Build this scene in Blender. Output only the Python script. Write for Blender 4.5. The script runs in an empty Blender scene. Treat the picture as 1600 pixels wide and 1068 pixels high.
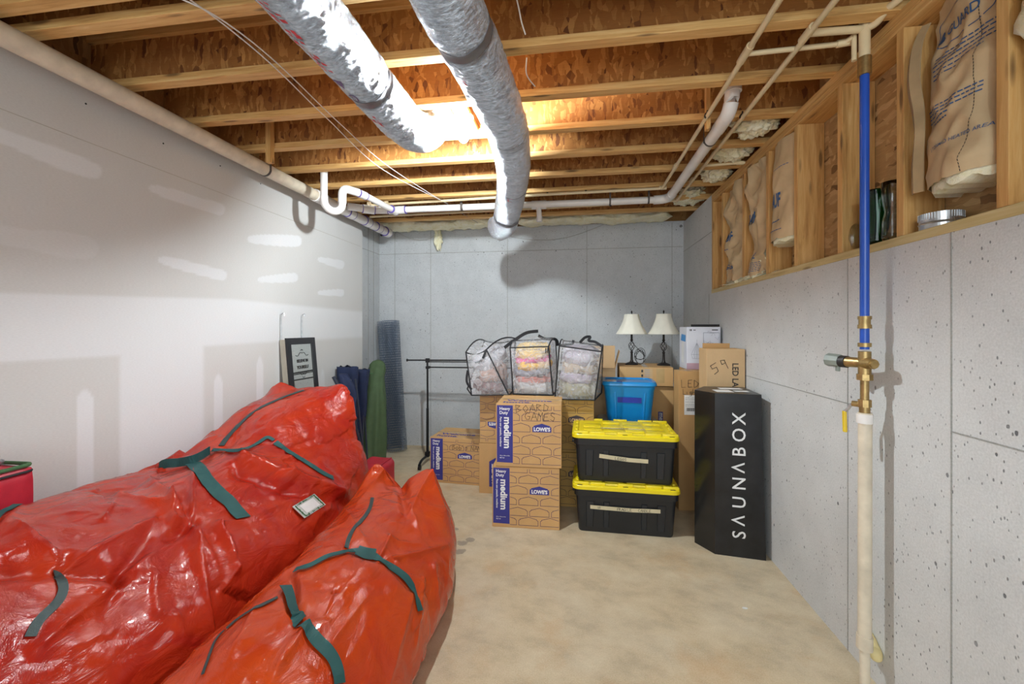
import bpy, bmesh, math, random
from mathutils import Vector, Matrix, noise
from mathutils.bvhtree import BVHTree
from math import sin, cos, pi, radians, sqrt, exp
random.seed(7)
S = bpy.context.scene
COL = S.collection

# ------------------------------------------------------------------ camera, world, lights, exposure
F = 664.0; HY = 513.0; CAMZ = 1.52; YAW = radians(8.4)
cam_d = bpy.data.cameras.new('camera'); cam = bpy.data.objects.new('camera', cam_d); COL.objects.link(cam)
cam.location = (0, 0, CAMZ); cam.rotation_euler = (radians(90), 0, YAW)
cam_d.sensor_width = 36; cam_d.lens = 36 * F / 1600; cam_d.shift_y = -(534 - HY) / 1600
cam_d.clip_start = 0.05
S.camera = cam
S.view_settings.view_transform = 'Standard'; S.view_settings.look = 'None'
S.view_settings.gamma = 1; S.view_settings.exposure = 0.38
S.view_settings.use_curve_mapping = False
S.cycles.max_bounces = 10; S.cycles.transparent_max_bounces = 16
S.cycles.sample_clamp_indirect = 6
w = bpy.data.worlds.new('world'); S.world = w; w.use_nodes = True
w.node_tree.nodes['Background'].inputs[0].default_value = (0.90, 0.93, 1.0, 1)
w.node_tree.nodes['Background'].inputs[1].default_value = 1.0

def area(name, loc, rot, sx, sy, power, col):
    l = bpy.data.lights.new(name, 'AREA'); l.shape = 'RECTANGLE'; l.size = sx; l.size_y = sy
    l.energy = power; l.color = col
    o = bpy.data.objects.new(name, l); o.location = loc; o.rotation_euler = rot; COL.objects.link(o); return o
# soft fill light added behind the camera, facing in from the open side
area('rear_fill', (-0.4, -3.2, 1.7), (radians(90), 0, 0), 4.0, 2.2, 66, (0.80, 0.95, 1.0))
def point(name, loc, power, col, r=0.05):
    l = bpy.data.lights.new(name, 'POINT'); l.energy = power; l.color = col; l.shadow_soft_size = r
    o = bpy.data.objects.new(name, l); o.location = loc; COL.objects.link(o); return o
point('rear_ceiling_bulb', (0.35, -0.9, 2.55), 27, (0.84, 0.96, 1.0), 0.06)
BULB = (-0.665, 2.50, 2.70)
BULB_STRENGTH = 2450

# ------------------------------------------------------------------ measuring helpers (photo pixel -> place in the room)
CX, SX_ = cos(YAW), sin(YAW)
def ray(px, py):
    r = (px - 800) / F; u = (HY - py) / F
    return Vector((-SX_ + r * CX, CX + r * SX_, u))
CAM = Vector((0, 0, CAMZ))
def at_z(px, py, z): d = ray(px, py); return CAM + d * ((z - CAMZ) / d.z)
def at_x(px, py, x): d = ray(px, py); return CAM + d * (x / d.x)
def at_y(px, py, y): d = ray(px, py); return CAM + d * (y / d.y)
def pix(p):
    x, y, z = p[0], p[1], p[2] - CAMZ
    t = -SX_ * x + CX * y; s = CX * x + SX_ * y
    if t < 0.05: return (-9999, -9999)
    return (800 + F * s / t, HY - F * z / t)

# ------------------------------------------------------------------ node helpers
class NT:
    def __init__(s, name):
        s.m = bpy.data.materials.new(name); s.m.use_nodes = True
        s.t = s.m.node_tree; s.b = s.t.nodes['Principled BSDF']; s.out = s.t.nodes['Material Output']
        s.tc = s.t.nodes.new('ShaderNodeTexCoord'); s.obj = s.tc.outputs['Object']
    def n(s, k, **kw):
        x = s.t.nodes.new(k)
        for a, v in kw.items(): setattr(x, a, v)
        return x
    def l(s, a, b): s.t.links.new(a, b)
    def mapping(s, scale=(1, 1, 1), rot=(0, 0, 0), vec=None):
        m = s.n('ShaderNodeMapping'); m.inputs['Scale'].default_value = scale; m.inputs['Rotation'].default_value = rot
        s.l(vec or s.obj, m.inputs['Vector']); return m.outputs[0]
    def noise(s, scale, detail=4, rough=0.55, vec=None, dist=0):
        x = s.n('ShaderNodeTexNoise'); x.inputs['Scale'].default_value = scale; x.inputs['Detail'].default_value = detail
        x.inputs['Roughness'].default_value = rough; x.inputs['Distortion'].default_value = dist
        s.l(vec or s.obj, x.inputs['Vector']); return x.outputs['Fac']
    def vor(s, scale, vec=None, feature='F1', out='Distance', rnd=1.0):
        x = s.n('ShaderNodeTexVoronoi', feature=feature); x.inputs['Scale'].default_value = scale
        x.inputs['Randomness'].default_value = rnd
        s.l(vec or s.obj, x.inputs['Vector']); return x.outputs[out]
    def ramp(s, fac, stops, interp='LINEAR'):
        x = s.n('ShaderNodeValToRGB'); r = x.color_ramp; r.interpolation = interp
        while len(r.elements) < len(stops): r.elements.new(0.5)
        for e, (p, c) in zip(r.elements, stops):
            e.position = p; e.color = (c if isinstance(c, tuple) else (c, c, c)) + (1,)
        s.l(fac, x.inputs[0]); return x.outputs[0]
    def mix(s, fac, a, b, mode='MIX'):
        x = s.n('ShaderNodeMix', data_type='RGBA', blend_type=mode)
        for sock, v in ((x.inputs[0], fac), (x.inputs[6], a), (x.inputs[7], b)):
            if hasattr(v, 'is_linked') or hasattr(v, 'links'): s.l(v, sock)
            elif isinstance(v, tuple): sock.default_value = v + (1,)
            else: sock.default_value = v
        return x.outputs[2]
    def math(s, op, a, b=0.0, clamp=False):
        x = s.n('ShaderNodeMath', operation=op, use_clamp=clamp)
        for sock, v in ((x.inputs[0], a), (x.inputs[1], b)):
            if hasattr(v, 'links'): s.l(v, sock)
            else: sock.default_value = v
        return x.outputs[0]
    def bump(s, h, strength=0.3, dist=0.01, prev=None):
        x = s.n('ShaderNodeBump'); x.inputs['Strength'].default_value = strength; x.inputs['Distance'].default_value = dist
        s.l(h, x.inputs['Height'])
        if prev is not None: s.l(prev, x.inputs['Normal'])
        s.l(x.outputs[0], s.b.inputs['Normal']); return x.outputs[0]
    def base(s, c):
        if isinstance(c, tuple): s.b.inputs['Base Color'].default_value = c + (1,)
        else: s.l(c, s.b.inputs['Base Color'])
    def set(s, **kw):
        for k, v in kw.items(): s.b.inputs[k.replace('_', ' ')].default_value = v
        return s

def plain(name, c, rough=0.5, metal=0.0, var=0.06, scale=9, bump=0.0, bscale=60, **kw):
    n = NT(name); f = n.noise(scale, 5)
    lo = tuple(max(0, x * (1 - var * 2)) for x in c); hi = tuple(min(1, x * (1 + var * 2)) for x in c)
    n.base(n.ramp(f, [(0.25, lo), (0.75, hi)]))
    n.set(Roughness=rough, Metallic=metal)
    if bump: n.bump(n.noise(bscale, 4), bump, 0.004)
    for k, v in kw.items(): n.b.inputs[k.replace('_', ' ')].default_value = v
    return n.m

def m_concrete(name, cols, pits=True, seed=0):
    n = NT(name)
    big = n.noise(0.9, 6, 0.6, n.mapping((1, 1, 1), (seed, seed * 2, 0)), 0.4); mid = n.noise(6, 8, 0.65); fine = n.noise(140, 4)
    c = n.ramp(big, [(0.3, cols[0]), (0.5, cols[1]), (0.7, cols[2])])
    c = n.mix(0.35, c, n.ramp(mid, [(0.3, cols[0]), (0.7, cols[2])]))
    c = n.mix(0.12, c, n.ramp(fine, [(0.3, 0.1), (0.7, 1.0)]))
    h = fine
    if pits:
        wv = n.noise(9, 2)
        v = n.vor(16, n.mapping((1, 1, 0.75), (0.2, 0.3, 0.1)))
        v2 = n.vor(46, n.mapping((1, 1, 0.6), (0.7, 0.1, 0.4)))
        dens = n.ramp(n.noise(1.6, 3), [(0.35, 0.45), (0.6, 1.0)])
        edge = n.noise(60, 3)
        szv = n.math('MULTIPLY', n.noise(5.5, 2), 0.30)
        vv = n.math('ADD', n.math('ADD', v, n.math('MULTIPLY', edge, 0.12)), szv)
        vv2 = n.math('ADD', n.math('ADD', v2, n.math('MULTIPLY', edge, 0.14)), n.math('MULTIPLY', n.noise(7, 2), 0.2))
        p1 = n.ramp(vv, [(0.255, 1.0), (0.285, 0.0)]); p2 = n.ramp(vv2, [(0.27, 1.0), (0.32, 0.0)])
        p = n.math('MAXIMUM', n.math('MULTIPLY', p1, 1.0), n.math('MULTIPLY', p2, 0.8)); p = n.math('MULTIPLY', p, dens)
        c = n.mix(p, c, (0.13, 0.13, 0.135))
        n.bump(n.math('SUBTRACT', n.math('MULTIPLY', fine, 0.25), p), 0.5, 0.006)
    else:
        n.bump(fine, 0.25, 0.003)
    n.base(c); n.set(Roughness=0.85)
    return n.m

def m_floor():
    n = NT('floor_concrete')
    a = n.noise(1.3, 8, 0.62, None, 0.6); b = n.noise(4.5, 8, 0.65, n.mapping((1, 1.3, 1), (0, 0, 0.5))); f = n.noise(160, 3)
    c = n.ramp(a, [(0.30, (0.49, 0.375, 0.22)), (0.45, (0.64, 0.50, 0.30)), (0.58, (0.58, 0.485, 0.335)), (0.72, (0.72, 0.60, 0.40))])
    c = n.mix(0.6, c, n.ramp(b, [(0.34, (0.42, 0.33, 0.205)), (0.5, (0.63, 0.51, 0.33)), (0.68, (0.76, 0.65, 0.46))]))
    st = n.ramp(n.noise(2.6, 6, 0.6, n.mapping((1, 1, 1), (0, 0, 1.2))), [(0.54, 0.0), (0.68, 0.55)])
    c = n.mix(st, c, (0.58, 0.36, 0.16))
    c = n.mix(0.10, c, n.ramp(f, [(0.3, 0.05), (0.7, 1.0)]))
    sp = n.ramp(n.math('ADD', n.vor(22), n.math('MULTIPLY', n.noise(40, 2), 0.06)), [(0.05, 1.0), (0.07, 0.0)])
    sp = n.math('MULTIPLY', sp, n.ramp(n.noise(2.4, 2, 0.5, n.mapping((1, 1, 1), (0, 0, 2.2))), [(0.5, 0.0), (0.56, 1.0)]))
    c = n.mix(sp, c, (0.07, 0.06, 0.05))
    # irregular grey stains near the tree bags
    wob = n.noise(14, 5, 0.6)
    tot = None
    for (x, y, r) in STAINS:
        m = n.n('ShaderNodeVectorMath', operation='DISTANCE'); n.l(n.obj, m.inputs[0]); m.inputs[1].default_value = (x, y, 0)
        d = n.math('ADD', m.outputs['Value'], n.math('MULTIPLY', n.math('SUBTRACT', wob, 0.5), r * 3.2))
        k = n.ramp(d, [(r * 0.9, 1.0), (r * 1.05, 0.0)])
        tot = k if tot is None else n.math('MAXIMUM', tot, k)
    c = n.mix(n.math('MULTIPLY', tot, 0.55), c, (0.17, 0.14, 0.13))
    n.base(c); n.set(Roughness=0.7); n.bump(n.math('ADD', n.math('MULTIPLY', f, 0.4), b), 0.22, 0.006)
    return n.m
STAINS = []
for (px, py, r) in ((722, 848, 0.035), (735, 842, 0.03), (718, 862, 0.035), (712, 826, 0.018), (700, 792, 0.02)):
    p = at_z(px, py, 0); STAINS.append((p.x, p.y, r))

def m_osb(name, dark, midc, light, axis='xz', scale=1.0):
    n = NT(name)
    warp = n.noise(3.0, 2)
    outs = []
    angs = (0.25, -0.45, 0.8, -0.1) if axis == 'xz' else (0.35, 1.9, 1.15, 2.7)
    for i, a in enumerate(angs):
        rot = (0, a, 0) if axis == 'xz' else ((a, 0, 0) if axis == 'yz' else (0, 0, a))
        sc = {'xz': (34, 1, 8), 'yz': (1, 9, 38), 'xy': (9, 38, 1)}[axis]
        wv = n.n('ShaderNodeVectorMath', operation='ADD'); n.l(n.obj, wv.inputs[0]); nz = n.n('ShaderNodeTexNoise'); nz.inputs['Scale'].default_value = 16; n.l(n.obj, nz.inputs['Vector']); ms = n.n('ShaderNodeVectorMath', operation='SCALE'); n.l(nz.outputs['Color'], ms.inputs[0]); ms.inputs['Scale'].default_value = 0.035; n.l(ms.outputs[0], wv.inputs[1])
        v = n.mapping(tuple(k * scale for k in sc), rot, wv.outputs[0])
        outs.append(n.vor(1.0, v, out='Color'))
    pick = n.vor(11 * scale, None, out='Color')
    sep = n.n('ShaderNodeSeparateColor'); n.l(pick, sep.inputs[0])
    f = n.mix(n.ramp(sep.outputs[0], [(0.5, 0.0), (0.51, 1.0)], 'CONSTANT'), outs[0], outs[1])
    g = n.mix(n.ramp(sep.outputs[1], [(0.5, 0.0), (0.51, 1.0)], 'CONSTANT'), outs[2], outs[3])
    f = n.mix(n.ramp(sep.outputs[2], [(0.5, 0.0), (0.51, 1.0)], 'CONSTANT'), f, g)
    sp = n.n('ShaderNodeSeparateColor'); n.l(f, sp.inputs[0])
    c = n.ramp(sp.outputs[0], [(0.0, dark), (0.12, midc), (0.6, midc), (1.0, light)])
    grain = n.noise(60 * scale, 4, 0.6, n.mapping((0.3, 0.3, 3) if axis != 'xy' else (0.3, 3, 1)))
    c = n.mix(0.35, c, n.mix(1.0, c, n.ramp(grain, [(0.3, 0.45), (0.7, 1.0)]), 'MULTIPLY'))
    big = n.noise(1.4, 3)
    c = n.mix(n.ramp(big, [(0.35, 0.35), (0.6, 0.0)]), c, dark)
    n.base(c); n.set(Roughness=0.75); n.bump(sp.outputs[1], 0.25, 0.004)
    return n.m

def m_lumber(name, axis, cols):
    n = NT(name)
    sc = {'x': (0.8, 14, 14), 'y': (14, 0.8, 14), 'z': (14, 14, 0.8)}[axis]
    g = n.noise(4, 6, 0.65, n.mapping(sc), 0.6)
    g2 = n.noise(1.1, 3)
    c = n.ramp(g, [(0.28, cols[0]), (0.5, cols[1]), (0.72, cols[2])])
    c = n.mix(n.ramp(g2, [(0.3, 0.4), (0.7, 0.0)]), c, cols[0])
    k = n.vor(1.0, n.mapping({'x': (3, 16, 16), 'y': (16, 3, 16), 'z': (16, 16, 3)}[axis]))
    k = n.ramp(k, [(0.10, 1.0), (0.2, 0.0)])
    c = n.mix(n.math('MULTIPLY', k, 0.75), c, (0.10, 0.045, 0.015))
    n.base(c); n.set(Roughness=0.65); n.bump(g, 0.2, 0.003)
    return n.m

def m_foil():
    n = NT('foil_jacket')
    a = n.noise(30, 8, 0.75, n.mapping((1.0, 3.2, 1.0), (0, 0, 0.3)), 1.5)
    b = n.vor(26, n.mapping((1, 2.6, 1), (0.2, 0.1, 0.5)), 'DISTANCE_TO_EDGE')
    f = n.noise(150, 3)
    n.base(n.ramp(a, [(0.35, (0.34, 0.35, 0.38)), (0.62, (0.70, 0.71, 0.74))]))
    n.set(Metallic=0.9, Roughness=0.27)
    n.bump(n.math('ADD', n.math('MULTIPLY', a, 2.2), n.math('ADD', b, n.math('MULTIPLY', f, 0.12))), 0.95, 0.016)
    return n.m

def m_vinyl(name, c, dark, rough=0.20, bstr=0.42):
    n = NT(name)
    a = n.noise(3.2, 5, 0.6, None, 1.0)
    n.base(n.ramp(a, [(0.3, dark), (0.65, c)]))
    n.set(Roughness=rough); n.b.inputs['Specular IOR Level'].default_value = 0.38; n.b.inputs['Coat Weight'].default_value = 0.15; n.b.inputs['Coat Roughness'].default_value = 0.08
    wr = n.noise(9, 7, 0.62, n.mapping((1, 0.6, 1), (0.2, 0.5, 0.6)), 1.3)
    v = n.vor(11, n.mapping((1, 0.45, 1), (0.1, 0.3, 0.5)), 'DISTANCE_TO_EDGE')
    vv = n.ramp(v, [(0.0, 0.0), (0.12, 1.0)])
    wv = n.noise(420, 1)
    h = n.math('ADD', n.math('MULTIPLY', wr, 1.5), n.math('ADD', n.math('MULTIPLY', vv, 0.12), n.math('MULTIPLY', wv, 0.03)))
    n.bump(h, bstr, 0.02)
    return n.m

def m_cloth(name, c, rough=0.85, var=0.2):
    n = NT(name)
    a = n.noise(12, 5)
    n.base(n.ramp(a, [(0.3, tuple(x * (1 - var) for x in c)), (0.7, tuple(min(1, x * (1 + var)) for x in c))]))
    n.set(Roughness=rough); n.bump(n.noise(260, 2), 0.25, 0.002)
    return n.m

def m_card(name, c):
    n = NT(name)
    a = n.noise(3, 6, 0.6); b = n.noise(60, 3, 0.5, n.mapping((1, 1, 12)))
    k = n.ramp(a, [(0.3, tuple(x * 0.88 for x in c)), (0.7, tuple(min(1, x * 1.08) for x in c))])
    k = n.mix(0.12, k, n.ramp(b, [(0.3, tuple(x * 0.6 for x in c)), (0.7, tuple(min(1, x * 1.2) for x in c))]))
    n.base(k); n.set(Roughness=0.72); n.bump(b, 0.06, 0.002)
    return n.m

def m_clear(name, tint=(0.95, 0.95, 0.97), alpha=0.38, rough=0.12):
    n = NT(name)
    tr = n.n('ShaderNodeBsdfTransparent'); tr.inputs[0].default_value = (0.97, 0.96, 0.97, 1)
    n.b.inputs['Base Color'].default_value = tint + (1,); n.set(Roughness=rough); n.b.inputs['Coat Weight'].default_value = 1.0
    n.b.inputs['Coat Roughness'].default_value = 0.05
    wr = n.noise(14, 5, 0.6, None, 2.0); v = n.vor(9, None, 'DISTANCE_TO_EDGE')
    n.bump(n.math('ADD', wr, n.math('MULTIPLY', n.ramp(v, [(0, 0.0), (0.25, 1.0)]), 0.35)), 1.0, 0.03)
    f = n.ramp(wr, [(0.35, alpha * 0.45), (0.75, min(1, alpha * 1.6))])
    mx = n.n('ShaderNodeMixShader'); n.l(f, mx.inputs[0]); n.l(tr.outputs[0], mx.inputs[1]); n.l(n.b.outputs[0], mx.inputs[2])
    n.l(mx.outputs[0], n.out.inputs['Surface'])
    return n.m

def m_glass(name, c, rough=0.03):
    n = NT(name); n.base(c); n.set(Roughness=rough, IOR=1.45); n.b.inputs['Transmission Weight'].default_value = 1.0
    n.bump(n.noise(40, 2), 0.1, 0.003)
    return n.m

def m_emit(name, c, s):
    n = NT(name); n.base((0.9, 0.9, 0.88)); n.b.inputs['Emission Color'].default_value = c + (1,); n.b.inputs['Emission Strength'].default_value = s
    return n.m

def m_fiber():
    n = NT('yellow_fiberglass')
    a = n.noise(14, 8, 0.75, None, 0.8); b = n.noise(70, 5, 0.7)
    n.base(n.ramp(a, [(0.28, (0.74, 0.64, 0.36)), (0.45, (0.90, 0.84, 0.58)), (0.7, (0.95, 0.93, 0.80))]))
    n.set(Roughness=1.0); n.bump(n.math('ADD', a, n.math('MULTIPLY', b, 0.6)), 0.5, 0.02)
    return n.m

def m_drywall():
    n = NT('unpainted_drywall')
    at = n.n('ShaderNodeAttribute'); at.attribute_name = 'mud'; at.attribute_type = 'GEOMETRY'
    paper = n.mix(n.ramp(n.noise(1.2, 3), [(0.3, 0.0), (0.7, 1.0)]), (0.60, 0.585, 0.565), (0.64, 0.63, 0.615))
    mud = n.mix(n.noise(2.5, 3), (0.72, 0.72, 0.735), (0.77, 0.77, 0.78))
    c = n.mix(at.outputs['Fac'], paper, mud)
    fib = n.noise(300, 2, 0.5, n.mapping((1, 0.25, 1)))
    c = n.mix(0.06, c, n.ramp(fib, [(0.3, 0.2), (0.7, 1.0)]))
    n.base(c); n.set(Roughness=0.8); n.bump(n.math('ADD', n.math('MULTIPLY', at.outputs['Fac'], 1.0), n.math('MULTIPLY', fib, 0.2)), 0.1, 0.003)
    return n.m

M = {}
M['conc'] = m_concrete('wall_concrete_back', [(0.47, 0.485, 0.50), (0.57, 0.585, 0.60), (0.65, 0.665, 0.68)])
M['conc_r'] = m_concrete('wall_concrete_right', [(0.50, 0.505, 0.50), (0.60, 0.605, 0.60), (0.68, 0.68, 0.67)], True, 1.3)
M['conc_seam'] = m_concrete('concrete_seam', [(0.24, 0.24, 0.22), (0.31, 0.31, 0.29), (0.38, 0.38, 0.35)], False)
M['floor'] = m_floor()
M['drywall'] = m_drywall()
M['osb_web'] = m_osb('osb_web', (0.15, 0.045, 0.010), (0.43, 0.175, 0.038), (0.70, 0.35, 0.10), scale=1.5)
M['osb_sub'] = m_osb('osb_subfloor', (0.12, 0.05, 0.015), (0.40, 0.20, 0.06), (0.6, 0.34, 0.12), 'xy')
M['osb_wall'] = m_osb('osb_sheathing', (0.16, 0.08, 0.03), (0.52, 0.33, 0.14), (0.72, 0.50, 0.25), 'yz')
LC = [(0.42, 0.20, 0.055), (0.68, 0.39, 0.13), (0.82, 0.54, 0.23)]
for a in 'xyz': M['wood_' + a] = m_lumber('lumber_' + a, a, LC)
M['flange'] = m_lumber('flange_lumber', 'x', [(0.48, 0.23, 0.065), (0.74, 0.45, 0.16), (0.88, 0.62, 0.28)])
M['treated'] = m_lumber('treated_lumber', 'y', [(0.42, 0.31, 0.12), (0.60, 0.47, 0.22), (0.72, 0.60, 0.34)])
M['foil'] = m_foil()
M['tape_grey'] = plain('grey_duct_tape', (0.20, 0.20, 0.22), 0.4, 0.4, bump=0.3)
M['ink_red'] = plain('red_ink', (0.55, 0.03, 0.04), 0.5)
M['ink_purple'] = plain('purple_ink', (0.10, 0.03, 0.16), 0.5)
M['pvc'] = plain('white_pvc', (0.80, 0.77, 0.74), 0.35, var=0.04)
M['pvc_old'] = plain('cream_pvc', (0.68, 0.60, 0.47), 0.45, var=0.08, scale=14, bump=0.1)
M['primer'] = plain('purple_primer', (0.12, 0.08, 0.35), 0.4)
M['cpvc'] = plain('cream_cpvc', (0.74, 0.60, 0.37), 0.35, var=0.05)
M['pex'] = plain('blue_pex', (0.018, 0.085, 0.46), 0.28, var=0.06)
M['brass'] = plain('old_brass', (0.42, 0.29, 0.12), 0.38, 0.8, var=0.15, scale=40)
M['steel'] = plain('galvanised_steel', (0.55, 0.56, 0.57), 0.35, 0.9, var=0.12, scale=30)
M['valve_grey'] = plain('grey_plastic_valve', (0.24, 0.27, 0.24), 0.5)
M['yellow_handle'] = plain('yellow_vinyl_handle', (0.75, 0.52, 0.02), 0.4)
M['strapmetal'] = plain('perforated_hanger_steel', (0.12, 0.10, 0.09), 0.5, 0.6)
M['card'] = m_card('cardboard', (0.60, 0.355, 0.145))
M['card_b'] = m_card('cardboard_worn', (0.50, 0.29, 0.115))
M['card_y'] = m_card('cardboard_olive', (0.46, 0.28, 0.08))
M['card_l'] = m_card('cardboard_pale', (0.58, 0.385, 0.20))
M['navy_ink'] = plain('navy_print', (0.035, 0.035, 0.24), 0.6)
M['line_ink'] = plain('violet_line_print', (0.06, 0.03, 0.11), 0.6)
M['dark_ink'] = plain('dark_print', (0.045, 0.03, 0.04), 0.6)
M['white_ink'] = plain('white_print', (0.80, 0.80, 0.80), 0.6)
M['marker'] = plain('black_marker', (0.02, 0.018, 0.018), 0.5)
M['tape_tan'] = plain('packing_tape', (0.50, 0.33, 0.14), 0.2, var=0.06)
M['masking'] = plain('masking_tape', (0.62, 0.55, 0.36), 0.6)
M['tote'] = plain('black_tote_plastic', (0.016, 0.018, 0.022), 0.32, bump=0.06)
M['lid'] = plain('yellow_lid_plastic', (0.85, 0.68, 0.012), 0.33, var=0.02, bump=0.04)
M['dark_hole'] = plain('dark_slot', (0.02, 0.02, 0.015), 0.7)
M['blue_tote'] = plain('blue_tote_plastic', (0.01, 0.26, 0.66), 0.28, var=0.03)
M['blue_tape'] = plain('blue_painters_tape', (0.012, 0.03, 0.36), 0.5)
M['clear_tote'] = plain('translucent_plastic', (0.52, 0.54, 0.54), 0.25, Transmission_Weight=0.25)
M['blackcard'] = plain('black_printed_card', (0.012, 0.012, 0.014), 0.30, var=0.3, bump=0.15, bscale=9)
M['blackgloss'] = plain('black_gloss_card', (0.012, 0.012, 0.012), 0.13, bump=0.10, bscale=7)
M['white_label'] = plain('white_label', (0.78, 0.78, 0.77), 0.5)
M['white_card'] = plain('white_printed_card', (0.70, 0.71, 0.78), 0.35, var=0.03)
M['pink_card'] = plain('pink_printed_band', (0.52, 0.34, 0.40), 0.4)
M['grey_ink'] = plain('grey_print', (0.30, 0.32, 0.38), 0.5)
M['shade'] = m_cloth('lampshade_linen', (0.78, 0.75, 0.64), 0.9, 0.05)
M['black_metal'] = plain('black_metal', (0.018, 0.018, 0.02), 0.4, 0.4)
M['bronze'] = plain('dark_bronze', (0.035, 0.03, 0.028), 0.45, 0.6)
M['chrome'] = plain('bright_steel', (0.6, 0.6, 0.6), 0.25, 1.0)
M['navy_cloth'] = m_cloth('navy_canvas', (0.012, 0.022, 0.070), 0.8)
M['navy_tube'] = plain('slate_tube', (0.045, 0.055, 0.085), 0.4, 0.3)
M['green_cloth'] = m_cloth('green_canvas', (0.075, 0.125, 0.055), 0.75, 0.12)
M['crimson'] = m_cloth('crimson_nylon', (0.48, 0.015, 0.035), 0.5, 0.12)
M['green_pipe'] = m_cloth('green_webbing', (0.05, 0.13, 0.05), 0.8)
M['vinyl'] = m_vinyl('red_tree_bag_vinyl', (0.50, 0.036, 0.009), (0.37, 0.014, 0.009))
M['vinyl2'] = m_vinyl('orange_red_tree_bag_vinyl', (0.56, 0.062, 0.007), (0.46, 0.032, 0.007))
M['teal'] = m_cloth('teal_green_webbing', (0.012, 0.080, 0.080), 0.7, 0.15)
M['zip'] = m_cloth('dark_zipper_tape', (0.03, 0.055, 0.055), 0.6)
M['window_plastic'] = plain('label_window', (0.60, 0.64, 0.60), 0.12, Coat_Weight=1.0)
M['mirror'] = NT('mirror_glass').set(Roughness=0.02, Metallic=1.0).m
M['mirror'].node_tree.nodes['Principled BSDF'].inputs['Base Color'].default_value = (0.78, 0.80, 0.76, 1)
M['beige'] = plain('beige_side_panel', (0.40, 0.36, 0.29), 0.6)
M['black_frame'] = plain('black_lacquer_frame', (0.015, 0.015, 0.018), 0.3)
M['kraft'] = plain('kraft_paper', (0.56, 0.41, 0.235), 0.7, var=0.10, scale=5, bump=0.5, bscale=10)
M['kraft_dark'] = plain('kraft_paper_fold', (0.36, 0.25, 0.13), 0.75, var=0.1, bump=0.4, bscale=14)
M['kraft_ink'] = plain('blue_kraft_print', (0.03, 0.10, 0.25), 0.6)
M['fiber'] = m_fiber()
M['bulb'] = m_emit('lit_bulb', (0.87, 0.96, 1.0), BULB_STRENGTH)
M['porcelain'] = plain('white_porcelain', (0.85, 0.85, 0.83), 0.3, var=0.02)
M['wire'] = plain('white_cable', (0.72, 0.70, 0.66), 0.4)
M['thin_wire'] = plain('grey_wire', (0.34, 0.33, 0.30), 0.5)
M['clear'] = m_clear('clear_vinyl', alpha=0.30)
M['binding'] = m_cloth('black_binding', (0.012, 0.012, 0.015), 0.7)
M['gglass'] = m_glass('green_glass', (0.05, 0.42, 0.16))
M['cglass'] = m_glass('clear_glass', (0.92, 0.94, 0.93))
M['foam'] = plain('expanding_foam', (0.72, 0.60, 0.30), 0.6, var=0.08, bump=0.3, bscale=40)
M['hexwire'] = plain('galvanised_wire', (0.13, 0.17, 0.24), 0.35, 0.6)
CLOTH = {}
def cloth(c):
    if c not in CLOTH: CLOTH[c] = m_cloth('blanket_%d' % len(CLOTH), c, 0.9, 0.15)
    return CLOTH[c]

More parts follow.
